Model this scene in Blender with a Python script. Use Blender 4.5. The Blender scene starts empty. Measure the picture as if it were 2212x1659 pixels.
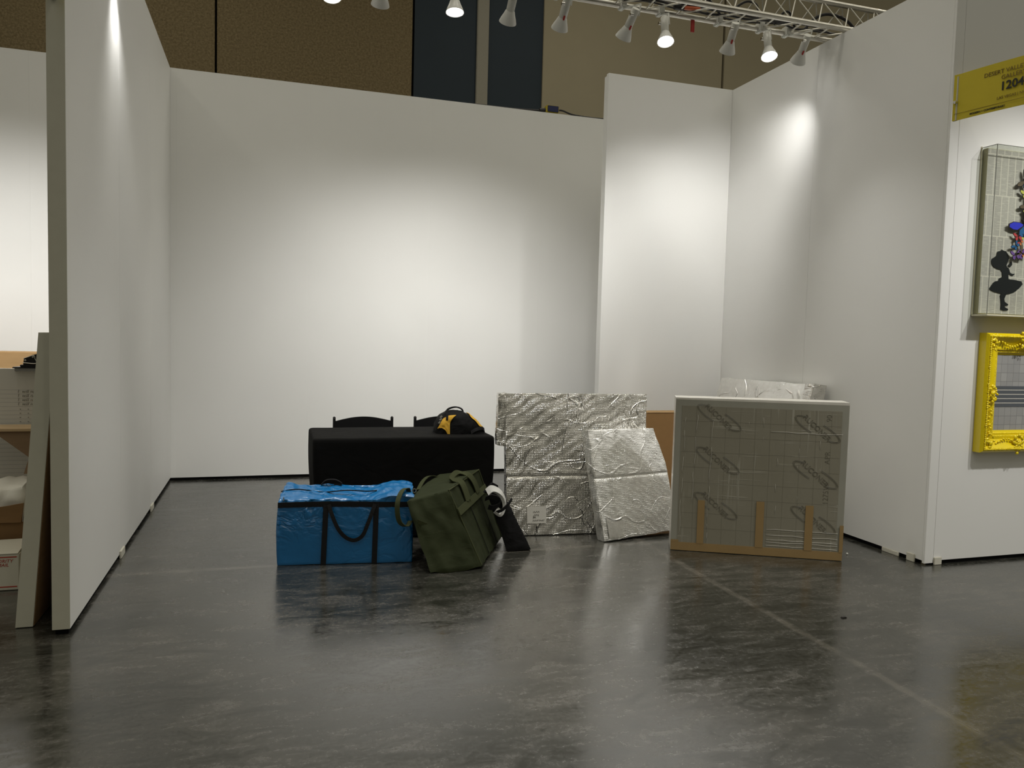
import bpy, bmesh, math, random
from mathutils import Vector, Matrix, noise, geometry
random.seed(7)
PI = math.pi
S = bpy.context.scene
C = S.collection

# ------------------------------------------------------------------ camera, world, exposure
XL, XR, YB, YN, YP, YF, XP, HW = -0.897, 4.265, 8.054, 4.083, 6.658, 4.083, 2.956, 3.914
cam_d = bpy.data.cameras.new('camera')
cam = bpy.data.objects.new('camera', cam_d); C.objects.link(cam)
cam_d.sensor_fit = 'HORIZONTAL'; cam_d.sensor_width = 36.0
cam_d.lens = 36.0 * 1669.3 / 2212.0
cam_d.clip_end = 100
cr_, cu_, cf_ = (0.95365, -0.29977, 0.02625), (-0.00664, 0.06627, 0.99778), (0.30084, 0.95171, -0.06121)
cam.matrix_world = Matrix(((cr_[0], cu_[0], -cf_[0], 0), (cr_[1], cu_[1], -cf_[1], 0), (cr_[2], cu_[2], -cf_[2], 1.48), (0, 0, 0, 1)))
S.camera = cam
w = bpy.data.worlds.new('world'); S.world = w; w.use_nodes = True
wt = w.node_tree; wb = wt.nodes['Background']     # dim exhibition hall: bright ceiling floods overhead, dark at eye level
wtc = wt.nodes.new('ShaderNodeTexCoord'); wsp = wt.nodes.new('ShaderNodeSeparateXYZ'); wr = wt.nodes.new('ShaderNodeValToRGB')
wt.links.new(wtc.outputs['Generated'], wsp.inputs[0]); wt.links.new(wsp.outputs[2], wr.inputs[0]); wt.links.new(wr.outputs[0], wb.inputs[0])
wr.color_ramp.elements[0].position = 0.0; wr.color_ramp.elements[0].color = (0.075, 0.07, 0.052, 1)
wr.color_ramp.elements[1].position = 0.75; wr.color_ramp.elements[1].color = (1.0, 0.945, 0.76, 1)
wb.inputs[1].default_value = 0.50
S.view_settings.view_transform = 'Standard'; S.view_settings.look = 'None'
S.view_settings.exposure = 0.0; S.view_settings.gamma = 1.0
S.view_settings.use_curve_mapping = False
for hx_, hy_ in ((1.8, -2.5), (8.5, 0.5), (-5.5, 4.0), (9.0, 7.0), (0.6, 4.6), (3.2, 4.2), (5.2, 10.5), (-2.0, 10.5)):   # unseen area lights, added overhead for foil sparkle and top light
    hd = bpy.data.lights.new('overhead_fill_light', 'AREA'); hd.shape = 'DISK'; hd.size = 0.55; hd.energy = 34; hd.color = (1.0, 0.95, 0.82)
    ho = bpy.data.objects.new('overhead_fill_light', hd); C.objects.link(ho); ho.location = (hx_, hy_, 9.0)
LED = (1.0, 0.98, 0.94)
LAMP_W = 128.0


# ------------------------------------------------------------------ materials
def srgb(r, g, b):
    f = lambda c: (c / 255 / 12.92) if c / 255 <= 0.04045 else ((c / 255 + 0.055) / 1.055) ** 2.4
    return (f(r), f(g), f(b), 1)

class NT:
    def __init__(s, name):
        s.m = bpy.data.materials.new(name); s.m.use_nodes = True
        s.t = s.m.node_tree; s.b = s.t.nodes['Principled BSDF']; s.out = s.t.nodes['Material Output']
    def n(s, typ, **kw):
        nd = s.t.nodes.new(typ)
        for k, v in kw.items():
            if k.startswith('i_'):
                key = k[2:].replace('_', ' '); nd.inputs[int(key) if key.isdigit() else key].default_value = v
            else: setattr(nd, k, v)
        return nd
    def l(s, a, b): s.t.links.new(a, b)
    def obj(s, scale=(1, 1, 1), rot=(0, 0, 0), loc=(0, 0, 0)):
        tc = s.n('ShaderNodeTexCoord'); mp = s.n('ShaderNodeMapping')
        mp.inputs['Scale'].default_value = scale; mp.inputs['Rotation'].default_value = rot; mp.inputs['Location'].default_value = loc
        s.l(tc.outputs['Object'], mp.inputs['Vector']); return mp.outputs[0]
    def noise(s, vec, scale, detail=3, rough=0.5, dist=0):
        nd = s.n('ShaderNodeTexNoise'); nd.inputs['Scale'].default_value = scale; nd.inputs['Detail'].default_value = detail
        nd.inputs['Roughness'].default_value = rough; nd.inputs['Distortion'].default_value = dist
        s.l(vec, nd.inputs['Vector']); return nd.outputs[0]
    def ramp(s, fac, stops):
        nd = s.n('ShaderNodeValToRGB'); e = nd.color_ramp.elements
        while len(e) < len(stops): e.new(0.5)
        for el, (p, c) in zip(e, stops):
            el.position = p; el.color = c if not isinstance(c, (int, float)) else (c, c, c, 1)
        s.l(fac, nd.inputs[0]); return nd.outputs[0]
    def math(s, op, a, b=0.0, c=None):
        nd = s.n('ShaderNodeMath', operation=op)
        for i, x in enumerate((a, b, c)):
            if x is None: continue
            if isinstance(x, (int, float)): nd.inputs[i].default_value = x
            else: s.l(x, nd.inputs[i])
        return nd.outputs[0]
    def mix(s, fac, a, b, typ='MIX'):
        nd = s.n('ShaderNodeMix', data_type='RGBA', blend_type=typ)
        for i, x in zip((0, 6, 7), (fac, a, b)):
            if isinstance(x, (int, float, tuple)): nd.inputs[i].default_value = x
            else: s.l(x, nd.inputs[i])
        return nd.outputs[2]
    def bump(s, h, strength=0.3, dist=0.01, prev=None):
        nd = s.n('ShaderNodeBump'); nd.inputs['Strength'].default_value = strength; nd.inputs['Distance'].default_value = dist
        s.l(h, nd.inputs['Height'])
        if prev is not None: s.l(prev, nd.inputs['Normal'])
        s.l(nd.outputs[0], s.b.inputs['Normal']); return nd.outputs[0]
    def set(s, **kw):
        for k, v in kw.items():
            k = {'base': 'Base Color', 'rough': 'Roughness', 'metal': 'Metallic', 'spec': 'Specular IOR Level', 'ior': 'IOR', 'coat': 'Coat Weight',
                 'coatr': 'Coat Roughness', 'ecol': 'Emission Color', 'es': 'Emission Strength', 'sheen': 'Sheen Weight', 'trans': 'Transmission Weight', 'alpha': 'Alpha'}[k]
            if isinstance(v, (int, float, tuple)): s.b.inputs[k].default_value = v
            else: s.l(v, s.b.inputs[k])
        return s

def plain(name, col, rough=0.5, metal=0, spec=0.5, nz=0.0, nsc=20, bump=0.0, bsc=60, **kw):
    m = NT(name); m.set(rough=rough, metal=metal, spec=spec, **kw)
    v = m.obj()
    if nz:
        f = m.noise(v, nsc, 4)
        m.set(base=m.mix(f, tuple(c * (1 - nz) for c in col[:3]) + (1,), tuple(min(1, c * (1 + nz)) for c in col[:3]) + (1,)))
    else: m.set(base=col)
    if bump: m.bump(m.noise(v, bsc, 4), bump, 0.004)
    return m.m

def mk_wall():
    m = NT('white_wall_paint'); v = m.obj()
    m.set(base=m.mix(m.noise(v, 1.3, 3), (0.74, 0.74, 0.725, 1), (0.79, 0.79, 0.775, 1)), rough=0.5, spec=0.35)
    m.bump(m.noise(v, 90, 3), 0.06, 0.002); return m.m
def mk_floor():
    m = NT('polished_concrete'); v = m.obj()
    big = m.noise(v, 1.1, 6, 0.62, 0.6); mid = m.noise(m.obj((1.2, 3.4, 1), (0, 0, 0.15)), 3.2, 7, 0.7, 0.8); fine = m.noise(v, 45, 5, 0.7)
    a = m.math('ADD', m.math('MULTIPLY', big, 0.35), m.math('ADD', m.math('MULTIPLY', mid, 0.40), m.math('MULTIPLY', fine, 0.25)))
    col = m.ramp(a, [(0.38, (0.009, 0.0095, 0.0075, 1)), (0.48, (0.026, 0.026, 0.021, 1)), (0.55, (0.05, 0.047, 0.039, 1)), (0.64, (0.085, 0.079, 0.067, 1))])
    # joints: sawn lines with pale worn edges
    sep = m.n('ShaderNodeSeparateXYZ'); m.l(v, sep.inputs[0])
    wob = m.math('MULTIPLY', m.math('SUBTRACT', m.noise(v, 5, 3), 0.5), 0.02)
    def line(axis, pos):
        return m.math('ABSOLUTE', m.math('SUBTRACT', m.math('ADD', sep.outputs[axis], wob), pos))
    dx, dy = line(0, 2.63), line(1, 5.01)
    d = m.math('MINIMUM', dx, dy)
    pale = m.math('MULTIPLY', m.ramp(d, [(0.0, 1.0), (0.035, 0.0)]), m.ramp(m.noise(v, 9, 4), [(0.35, 0.25), (0.6, 1.0)]))
    col = m.mix(m.math('MULTIPLY', pale, 0.45), col, (0.22, 0.20, 0.17, 1))
    dark = m.ramp(d, [(0.0, 1.0), (0.0035, 0.0)])
    col = m.mix(m.math('MULTIPLY', dark, 0.8), col, (0.03, 0.025, 0.02, 1))
    # scratches
    sc = m.n('ShaderNodeTexWave', wave_type='BANDS'); 
    scr = None
    for k, (rot, sx) in enumerate(((0.5, 1.7), (-0.9, 2.3), (1.35, 1.1))):
        q = m.obj((0.25 * sx, 9 * sx, 1), (0, 0, rot), (k * 3.1, k, 0))
        r = m.ramp(m.noise(q, 1.6, 2, 0.4, 0.25), [(0.497, 0.0), (0.5, 1.0), (0.503, 0.0)])
        g = m.ramp(m.noise(m.obj(loc=(k * 5, 2, 0)), 1.7, 2), [(0.52, 0.0), (0.62, 1.0)])
        x = m.math('MULTIPLY', r, g); scr = x if scr is None else m.math('MAXIMUM', scr, x)
    col = m.mix(m.math('MULTIPLY', scr, 0.28), col, (0.13, 0.12, 0.105, 1))
    # spots
    vo = m.n('ShaderNodeTexVoronoi', feature='F1'); vo.inputs['Scale'].default_value = 9; m.l(v, vo.inputs['Vector'])
    sp = m.math('MULTIPLY', m.ramp(vo.outputs['Distance'], [(0.05, 1.0), (0.11, 0.0)]), m.ramp(m.noise(v, 1.9, 2), [(0.52, 0.0), (0.58, 1.0)]))
    col = m.mix(m.math('MULTIPLY', sp, 0.7), col, (0.012, 0.011, 0.009, 1))
    m.set(base=col, spec=0.5, ior=2.15)
    r = m.ramp(m.math('ADD', m.math('MULTIPLY', mid, 0.6), m.math('MULTIPLY', fine, 0.4)), [(0.38, 0.12), (0.62, 0.32)])
    m.set(rough=r)
    b = m.bump(m.noise(v, 14, 3), 0.045, 0.004)
    return m.m
def mk_fabric_wall():
    m = NT('tan_acoustic_fabric'); v = m.obj()
    f = m.ramp(m.noise(v, 30, 5, 0.75), [(0.3, 0.0), (0.7, 1.0)]); g = m.noise(v, 1.5, 3)
    m.set(base=m.mix(f, (0.115, 0.088, 0.045, 1), (0.30, 0.235, 0.135, 1)), rough=0.95, spec=0.1)
    m.bump(m.noise(v, 40, 4), 0.4, 0.02); return m.m
def mk_foil(name, base=0.82, rough=0.22, bub=1.0, wr=1.0, warm=(1, 0.98, 0.94)):
    m = NT(name); v = m.obj()
    br = m.n('ShaderNodeTexVoronoi', feature='F1'); br.inputs['Scale'].default_value = 82; br.inputs['Randomness'].default_value = 0.12
    m.l(v, br.inputs['Vector'])
    bubh = m.ramp(br.outputs['Distance'], [(0.2, 1.0), (0.5, 0.0)])
    msk = m.ramp(m.noise(v, 3.5, 3), [(0.36, 0.3), (0.6, 1.0)])
    b1 = m.bump(m.math('MULTIPLY', bubh, msk), 0.8 * bub, 0.005)
    hh = None                                   # long sharp creases
    for k, (sc, rt) in enumerate((((1, 1, 2.2), 0.0), ((2.2, 1, 1), 0.6), ((1, 1, 1), -0.7))):
        wv = m.noise(m.obj(sc, (0, rt, 0), (k * 3.3, 0, k)), 2.1, 1, 0.4, 0.1)
        g = m.ramp(m.noise(m.obj(loc=(k * 2, 5, 0)), 5, 2), [(0.46, 0.0), (0.58, 1.0)])
        r = m.math('MULTIPLY', m.ramp(m.math('ABSOLUTE', m.math('SUBTRACT', wv, 0.5)), [(0.0, 1.0), (0.008, 0.0)]), g)
        hh = r if hh is None else m.math('MAXIMUM', hh, r)
    b2 = m.bump(hh, 1.0 * wr, 0.006, b1)
    m.bump(m.noise(v, 7, 4, 0.6), 0.35 * wr, 0.014, b2)
    t = m.mix(m.noise(v, 30, 4), tuple(base * 0.85 * c for c in warm) + (1,), tuple(min(1, base * 1.1 * c) for c in warm) + (1,))
    m.set(base=t, metal=1.0, rough=m.ramp(m.noise(v, 12, 3), [(0.3, rough * 0.7), (0.7, rough * 1.4)]))
    return m.m
def mk_tarp():
    m = NT('blue_tarp_nylon'); v = m.obj()
    f = m.noise(m.obj((1, 1, 1.4)), 5, 3, 0.5, 1.0)
    m.set(base=m.mix(m.noise(v, 3, 3), (0.002, 0.115, 0.31, 1), (0.004, 0.15, 0.40, 1)), rough=0.30, spec=0.75)
    sepz = m.n('ShaderNodeSeparateXYZ'); m.l(v, sepz.inputs[0])
    hm = m.math('MULTIPLY', m.ramp(sepz.outputs[2], [(0.12, 0.15), (0.36, 1.0)]), m.ramp(m.noise(v, 4, 2), [(0.4, 0.2), (0.6, 1.0)]))
    b = m.bump(m.math('MULTIPLY', hm, m.ramp(m.math('ABSOLUTE', m.math('SUBTRACT', f, 0.5)), [(0.0, 0.0), (0.09, 1.0)])), 0.6, 0.02)
    m.bump(m.noise(v, 25, 4), 0.25, 0.006, b); return m.m
def mk_cloth(name, c1, c2, rough=0.9, spec=0.2, wr=0.3, sc=6):
    m = NT(name); v = m.obj()
    m.set(base=m.mix(m.noise(v, 5, 4), c1, c2), rough=rough, spec=spec)
    b = m.bump(m.noise(m.obj((1, 1, 1.5)), sc, 4, 0.5, 0.8), wr, 0.015)
    m.bump(m.noise(v, 400, 2), 0.15, 0.001, b); return m.m
def mk_board():
    m = NT('film_wrapped_grey_board'); v = m.obj()
    st = m.ramp(m.noise(m.obj((34, 34, 0.9)), 1.5, 3, 0.5, 0.5), [(0.60, 0.0), (0.67, 1.0)])
    hz = m.ramp(m.noise(m.obj((1.2, 1.2, 30)), 1.5, 3, 0.5, 0.6), [(0.60, 0.0), (0.68, 1.0)])
    f = m.math('MULTIPLY', m.math('MAXIMUM', st, hz), m.ramp(m.noise(v, 3.5, 2), [(0.45, 0.0), (0.7, 1.0)]))
    c = m.mix(m.noise(v, 2.2, 3), (0.21, 0.195, 0.145, 1), (0.265, 0.25, 0.20, 1))
    m.set(base=m.mix(m.math('MULTIPLY', f, 0.5), c, (0.5, 0.49, 0.43, 1)), rough=0.42, spec=0.5, coat=0.6, coatr=0.16)
    m.bump(f, 0.5, 0.004, m.bump(m.noise(m.obj((4, 4, 1)), 7, 3), 0.12, 0.01)); return m.m
def mk_board_edge():
    return plain('film_over_board_border', (0.30, 0.295, 0.25, 1), 0.4, nz=0.12, nsc=6, coat=0.5, coatr=0.2)
def mk_news():
    m = NT('newspaper_collage'); v = m.obj((1, 1, 1), (PI / 2, 0, 0))
    br = m.n('ShaderNodeTexBrick'); br.offset = 0.35; br.inputs['Scale'].default_value = 1
    br.inputs['Brick Width'].default_value = 0.062; br.inputs['Row Height'].default_value = 0.27; br.inputs['Mortar Size'].default_value = 0.0035
    br.inputs['Color1'].default_value = (0.40, 0.385, 0.36, 1); br.inputs['Color2'].default_value = (0.47, 0.455, 0.42, 1); br.inputs['Mortar'].default_value = (0.70, 0.67, 0.60, 1)
    m.l(v, br.inputs['Vector'])
    ln = m.n('ShaderNodeTexWave', wave_type='BANDS', bands_direction='Y'); ln.inputs['Scale'].default_value = 34; ln.inputs['Distortion'].default_value = 0.3
    m.l(v, ln.inputs['Vector'])
    g = m.ramp(m.noise(m.obj((14, 1, 150), (0, 0, 0)), 1, 3, 0.7), [(0.52, 0.0), (0.66, 1.0)])
    c = m.mix(m.math('MULTIPLY', ln.outputs['Fac'], 0.22), br.outputs['Color'], (0.26, 0.25, 0.235, 1))
    m.set(base=m.mix(m.math('MULTIPLY', g, 0.6), c, (0.70, 0.67, 0.60, 1)), rough=0.6); return m.m
def mk_paper_lines():
    m = NT('ruled_white_sheet'); v = m.obj()
    sep = m.n('ShaderNodeSeparateXYZ'); m.l(v, sep.inputs[0])
    fr = m.math('FRACT', m.math('MULTIPLY', sep.outputs[2], 1 / 0.0265))
    l = m.math('LESS_THAN', fr, 0.06)
    l = m.math('MULTIPLY', l, m.math('LESS_THAN', sep.outputs[2], 1.085))
    m.set(base=m.mix(m.math('MULTIPLY', l, 0.75), (0.62, 0.60, 0.55, 1), (0.2, 0.2, 0.22, 1)), rough=0.25, coat=0.5, coatr=0.05); return m.m
def mk_plexi():
    m = NT('clear_acrylic'); t = m.t
    tr = m.n('ShaderNodeBsdfTransparent'); gl = m.n('ShaderNodeBsdfGlossy'); gl.inputs['Roughness'].default_value = 0.03
    tr.inputs[0].default_value = (0.93, 0.94, 0.92, 1)
    lw = m.n('ShaderNodeLayerWeight'); lw.inputs[0].default_value = 0.5
    fr = m.math('ADD', 0.03, m.math('MULTIPLY', m.math('POWER', lw.outputs['Facing'], 4.0), 0.5))
    mx = m.n('ShaderNodeMixShader'); m.l(fr, mx.inputs[0]); m.l(tr.outputs[0], mx.inputs[1]); m.l(gl.outputs[0], mx.inputs[2])
    m.l(mx.outputs[0], m.out.inputs[0]); return m.m
def mk_card(name, c):
    m = NT(name); v = m.obj()
    m.set(base=m.mix(m.noise(m.obj((1, 1, 8)), 6, 4), tuple(x * 0.85 for x in c[:3]) + (1,), tuple(x * 1.1 for x in c[:3]) + (1,)), rough=0.75, spec=0.2)
    m.bump(m.noise(v, 20, 3), 0.1, 0.004); return m.m
def emit(name, col, s):
    m = NT(name); m.set(base=(0.9, 0.9, 0.9, 1), ecol=col, es=s); return m.m

M = dict(
    wall=mk_wall(), floor=mk_floor(), fabric=mk_fabric_wall(),
    wall_edge=plain('grey_olive_panel_edge', (0.52, 0.51, 0.43, 1), 0.55, nz=0.05),
    cream=plain('cream_hall_paint', (0.36, 0.315, 0.215, 1), 0.9, nz=0.05, nsc=2, bump=0.1),
    navy=plain('navy_hall_panel', (0.010, 0.022, 0.034, 1), 0.7, nz=0.1, nsc=3),
    pillar=plain('grey_hall_pillar', (0.30, 0.28, 0.225, 1), 0.7, nz=0.04),
    black=plain('black_matte', (0.006, 0.006, 0.006, 1), 0.7, spec=0.3),
    gap=plain('black_recess', (0.004, 0.004, 0.004, 1), 0.9, spec=0.1),
    satin=plain('black_satin_resin', (0.008, 0.008, 0.009, 1), 0.35, spec=0.45),
    alu=plain('brushed_aluminium_tube', (0.62, 0.60, 0.55, 1), 0.32, metal=1, nz=0.1, nsc=30),
    aluw=plain('white_aluminium_brace', (0.60, 0.58, 0.52, 1), 0.4, metal=0.6),
    lampw=plain('white_lamp_enamel', (0.72, 0.72, 0.70, 1), 0.38, spec=0.5),
    lampg=plain('pale_lamp_socket', (0.66, 0.66, 0.62, 1), 0.42),
    bulb=emit('lit_led_lens', LED + (1,), 14.0),
    cable=plain('black_rubber_cable', (0.008, 0.007, 0.008, 1), 0.5),
    red=plain('red_plastic', (0.45, 0.02, 0.015, 1), 0.4),
    orange=plain('orange_connector', (0.6, 0.13, 0.05, 1), 0.4),
    blueface=plain('dark_blue_socket_face', (0.01, 0.015, 0.07, 1), 0.4),
    yellowp=plain('dull_yellow_plastic', (0.45, 0.36, 0.03, 1), 0.4),
    foil=mk_foil('silver_bubble_foil'), foil2=mk_foil('frosted_silver_foil', 0.95, 0.42, 0.7, 0.5), foil3=mk_foil('smooth_silver_foil', 0.95, 0.36, 0.15, 1.1),
    tarp=mk_tarp(), strap=mk_cloth('black_webbing', (0.004, 0.004, 0.005, 1), (0.008, 0.008, 0.009, 1), 0.7, 0.3, 0.1, 30),
    linen=mk_cloth('black_table_linen', (0.0045, 0.0045, 0.0045, 1), (0.007, 0.0068, 0.0065, 1), 0.9, 0.12, 0.35, 5),
    olive=mk_cloth('olive_canvas', (0.014, 0.0185, 0.006, 1), (0.025, 0.031, 0.011, 1), 0.85, 0.2, 0.4, 7),
    olivel=mk_cloth('olive_webbing', (0.035, 0.041, 0.016, 1), (0.048, 0.054, 0.023, 1), 0.85, 0.2, 0.1, 20),
    blk=mk_cloth('black_nylon', (0.003, 0.003, 0.0035, 1), (0.006, 0.006, 0.007, 1), 0.75, 0.18, 0.4, 14),
    yel=mk_cloth('mustard_canvas', (0.62, 0.34, 0.03, 1), (0.75, 0.45, 0.06, 1), 0.75, 0.25, 0.25, 18),
    whitec=mk_cloth('white_webbing', (0.55, 0.55, 0.53, 1), (0.66, 0.66, 0.64, 1), 0.6, 0.3, 0.4, 20),
    board=mk_board(), boarde=mk_board_edge(),
    boardw=plain('white_stretch_film_edge', (0.62, 0.60, 0.55, 1), 0.35, nz=0.1, nsc=12, bump=0.3, bsc=30, coat=0.3),
    ink=plain('grey_printed_ink', (0.10, 0.092, 0.068, 1), 0.45),
    tape=plain('tan_packing_tape', (0.30, 0.20, 0.085, 1), 0.38, nz=0.12, nsc=8, coat=0.3, coatr=0.2),
    card=mk_card('brown_cardboard', (0.40, 0.255, 0.12, 1)), cardd=mk_card('raw_cardboard_inside', (0.22, 0.13, 0.06, 1)),
    kraft=plain('tan_brown_paper_board', (0.36, 0.20, 0.075, 1), 0.6, nz=0.06),
    boxw=plain('white_mailing_card', (0.60, 0.58, 0.50, 1), 0.5, nz=0.06, nsc=8), redink=plain('red_print', (0.40, 0.05, 0.03, 1), 0.5),
    tissue=plain('white_tissue_paper', (0.80, 0.78, 0.72, 1), 0.7, bump=0.5, bsc=12), wood=mk_card('pale_crate_wood', (0.55, 0.40, 0.24, 1)), woodd=mk_card('brown_crate_wood', (0.27, 0.18, 0.11, 1)),
    news=mk_news(), sheet=mk_paper_lines(), plexi=mk_plexi(), sil=plain('black_paint_silhouette', (0.012, 0.015, 0.018, 1), 0.3),
    cream2=plain('cream_tray_frame', (0.58, 0.55, 0.42, 1), 0.5), goldedge=plain('olive_panel_side', (0.33, 0.30, 0.15, 1), 0.5),
    edge=plain('polished_acrylic_edge', (0.22, 0.225, 0.20, 1), 0.2),
    label=plain('paper_label', (0.60, 0.585, 0.54, 1), 0.35, bump=0.2, bsc=30),
    yframe=plain('glossy_yellow_lacquer', (0.80, 0.62, 0.004, 1), 0.28, spec=0.55, bump=0.25, bsc=70, coat=0.4, coatr=0.1),
    banner=plain('yellow_vinyl', (0.56, 0.45, 0.012, 1), 0.45, nz=0.06, nsc=8), bink=plain('black_vinyl_ink', (0.01, 0.01, 0.008, 1), 0.5), bink2=plain('brown_vinyl_ink', (0.13, 0.075, 0.008, 1), 0.5),
    metal=plain('bright_metal', (0.7, 0.69, 0.66, 1), 0.22, metal=1), chip=plain('dark_chip', (0.01, 0.008, 0.006, 1), 0.6),
)


# ------------------------------------------------------------------ builders
def thing(name, label, cat, loc=(0, 0, 0), group=None):
    o = bpy.data.objects.new(name, None); C.objects.link(o); o.location = loc; o.empty_display_size = 0.05
    o['label'] = label; o['category'] = cat
    if group: o['group'] = group
    return o
def wloc(o):
    v = Vector((0, 0, 0))
    while o: v += o.location; o = o.parent
    return v
def obj(name, me, mat, parent=None, local=False, label=None):
    o = bpy.data.objects.new(name, me); C.objects.link(o)
    if mat is not None: me.materials.append(mat)
    if parent is not None:
        if not local: me.transform(Matrix.Translation(-wloc(parent)))
        o.parent = parent
    if label: o['label'] = label
    return o
def tag(o, label, cat, group=None, kind=None):
    o['label'] = label; o['category'] = cat
    if group: o['group'] = group
    if kind: o['kind'] = kind
    return o
def struct(o): o['kind'] = 'structure'; return o
def fin(bm, smooth=False, angle=None):
    bmesh.ops.recalc_face_normals(bm, faces=bm.faces)
    me = bpy.data.meshes.new('mesh'); bm.to_mesh(me); bm.free()
    if smooth:
        for p in me.polygons: p.use_smooth = True
        if angle: me.set_sharp_from_angle(angle=angle)
    return me
def boxbm(bm, lo, hi, mat4=None):
    vs = [bm.verts.new((x, y, z)) for z in (lo[2], hi[2]) for (x, y) in ((lo[0], lo[1]), (hi[0], lo[1]), (hi[0], hi[1]), (lo[0], hi[1]))]
    for f in ((0, 3, 2, 1), (4, 5, 6, 7), (0, 1, 5, 4), (1, 2, 6, 5), (2, 3, 7, 6), (3, 0, 4, 7)): bm.faces.new([vs[i] for i in f])
    if mat4 is not None:
        for v in vs: v.co = mat4 @ v.co
    return vs
def boxes(lst, bev=0.0, mat4=None):
    bm = bmesh.new()
    for lo, hi in lst: boxbm(bm, lo, hi, mat4)
    if bev: bmesh.ops.bevel(bm, geom=bm.edges[:], offset=bev, segments=2, affect='EDGES', clamp_overlap=True)
    return fin(bm)
def tubebm(bm, pts, r, n=8, cap=True):
    pts = [Vector(p) for p in pts]; rings = []
    rr = r if isinstance(r, (list, tuple)) else [r] * len(pts)
    up = None
    for i, p in enumerate(pts):
        t = (pts[min(i + 1, len(pts) - 1)] - pts[max(i - 1, 0)]).normalized()
        if up is None: up = Vector((0, 0, 1)) if abs(t.z) < 0.9 else Vector((1, 0, 0))
        s = t.cross(up).normalized(); u = s.cross(t).normalized(); up = u
        rings.append([bm.verts.new(p + (s * math.cos(a) + u * math.sin(a)) * rr[i]) for a in [2 * PI * k / n for k in range(n)]])
    for a, b in zip(rings, rings[1:]):
        for k in range(n): bm.faces.new((a[k], a[(k + 1) % n], b[(k + 1) % n], b[k]))
    if cap: bm.faces.new(rings[0]); bm.faces.new(rings[-1])
def tube(pts, r, n=8):
    bm = bmesh.new(); tubebm(bm, pts, r, n); return fin(bm, True, 0.9)
def spline(pts, k=8):
    P = [Vector(p) for p in pts]; P = [P[0] * 2 - P[1]] + P + [P[-1] * 2 - P[-2]]; out = []
    for i in range(1, len(P) - 2):
        for j in range(k):
            t = j / k; a, b, c, d = P[i - 1:i + 3]
            out.append(0.5 * ((2 * b) + (c - a) * t + (2 * a - 5 * b + 4 * c - d) * t * t + (3 * b - a - 3 * c + d) * t ** 3))
    out.append(P[-2]); return out
def ribbon(pts, width, thick, wdir=None, ndir=None):
    """flat strap along pts; wdir = width direction (or ndir = facing direction)"""
    bm = bmesh.new(); rings = []
    for i, p in enumerate(pts):
        p = Vector(p); t = (Vector(pts[min(i + 1, len(pts) - 1)]) - Vector(pts[max(i - 1, 0)])).normalized()
        if wdir is not None:
            w_ = Vector(wdir[i] if isinstance(wdir, list) else wdir).normalized(); n_ = t.cross(w_).normalized()
        else:
            n_ = Vector(ndir).normalized(); w_ = n_.cross(t).normalized(); n_ = t.cross(w_).normalized()
        rings.append([bm.verts.new(p + w_ * a * width / 2 + n_ * b * thick / 2) for a, b in ((-1, -1), (1, -1), (1, 1), (-1, 1))])
    for a, b in zip(rings, rings[1:]):
        for k in range(4): bm.faces.new((a[k], a[(k + 1) % 4], b[(k + 1) % 4], b[k]))
    bm.faces.new(rings[0]); bm.faces.new(rings[-1]); return fin(bm, True, 0.7)
def lathe(prof, n=24, mat4=None, capends=False):
    bm = bmesh.new(); rings = []
    for r, z in prof: rings.append([bm.verts.new((r * math.cos(2 * PI * k / n), r * math.sin(2 * PI * k / n), z)) for k in range(n)])
    for a, b in zip(rings, rings[1:]):
        for k in range(n): bm.faces.new((a[k], a[(k + 1) % n], b[(k + 1) % n], b[k]))
    if capends: bm.faces.new(rings[0]); bm.faces.new(rings[-1])
    if mat4 is not None: bm.transform(mat4)
    return fin(bm, True, 0.8)
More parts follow.
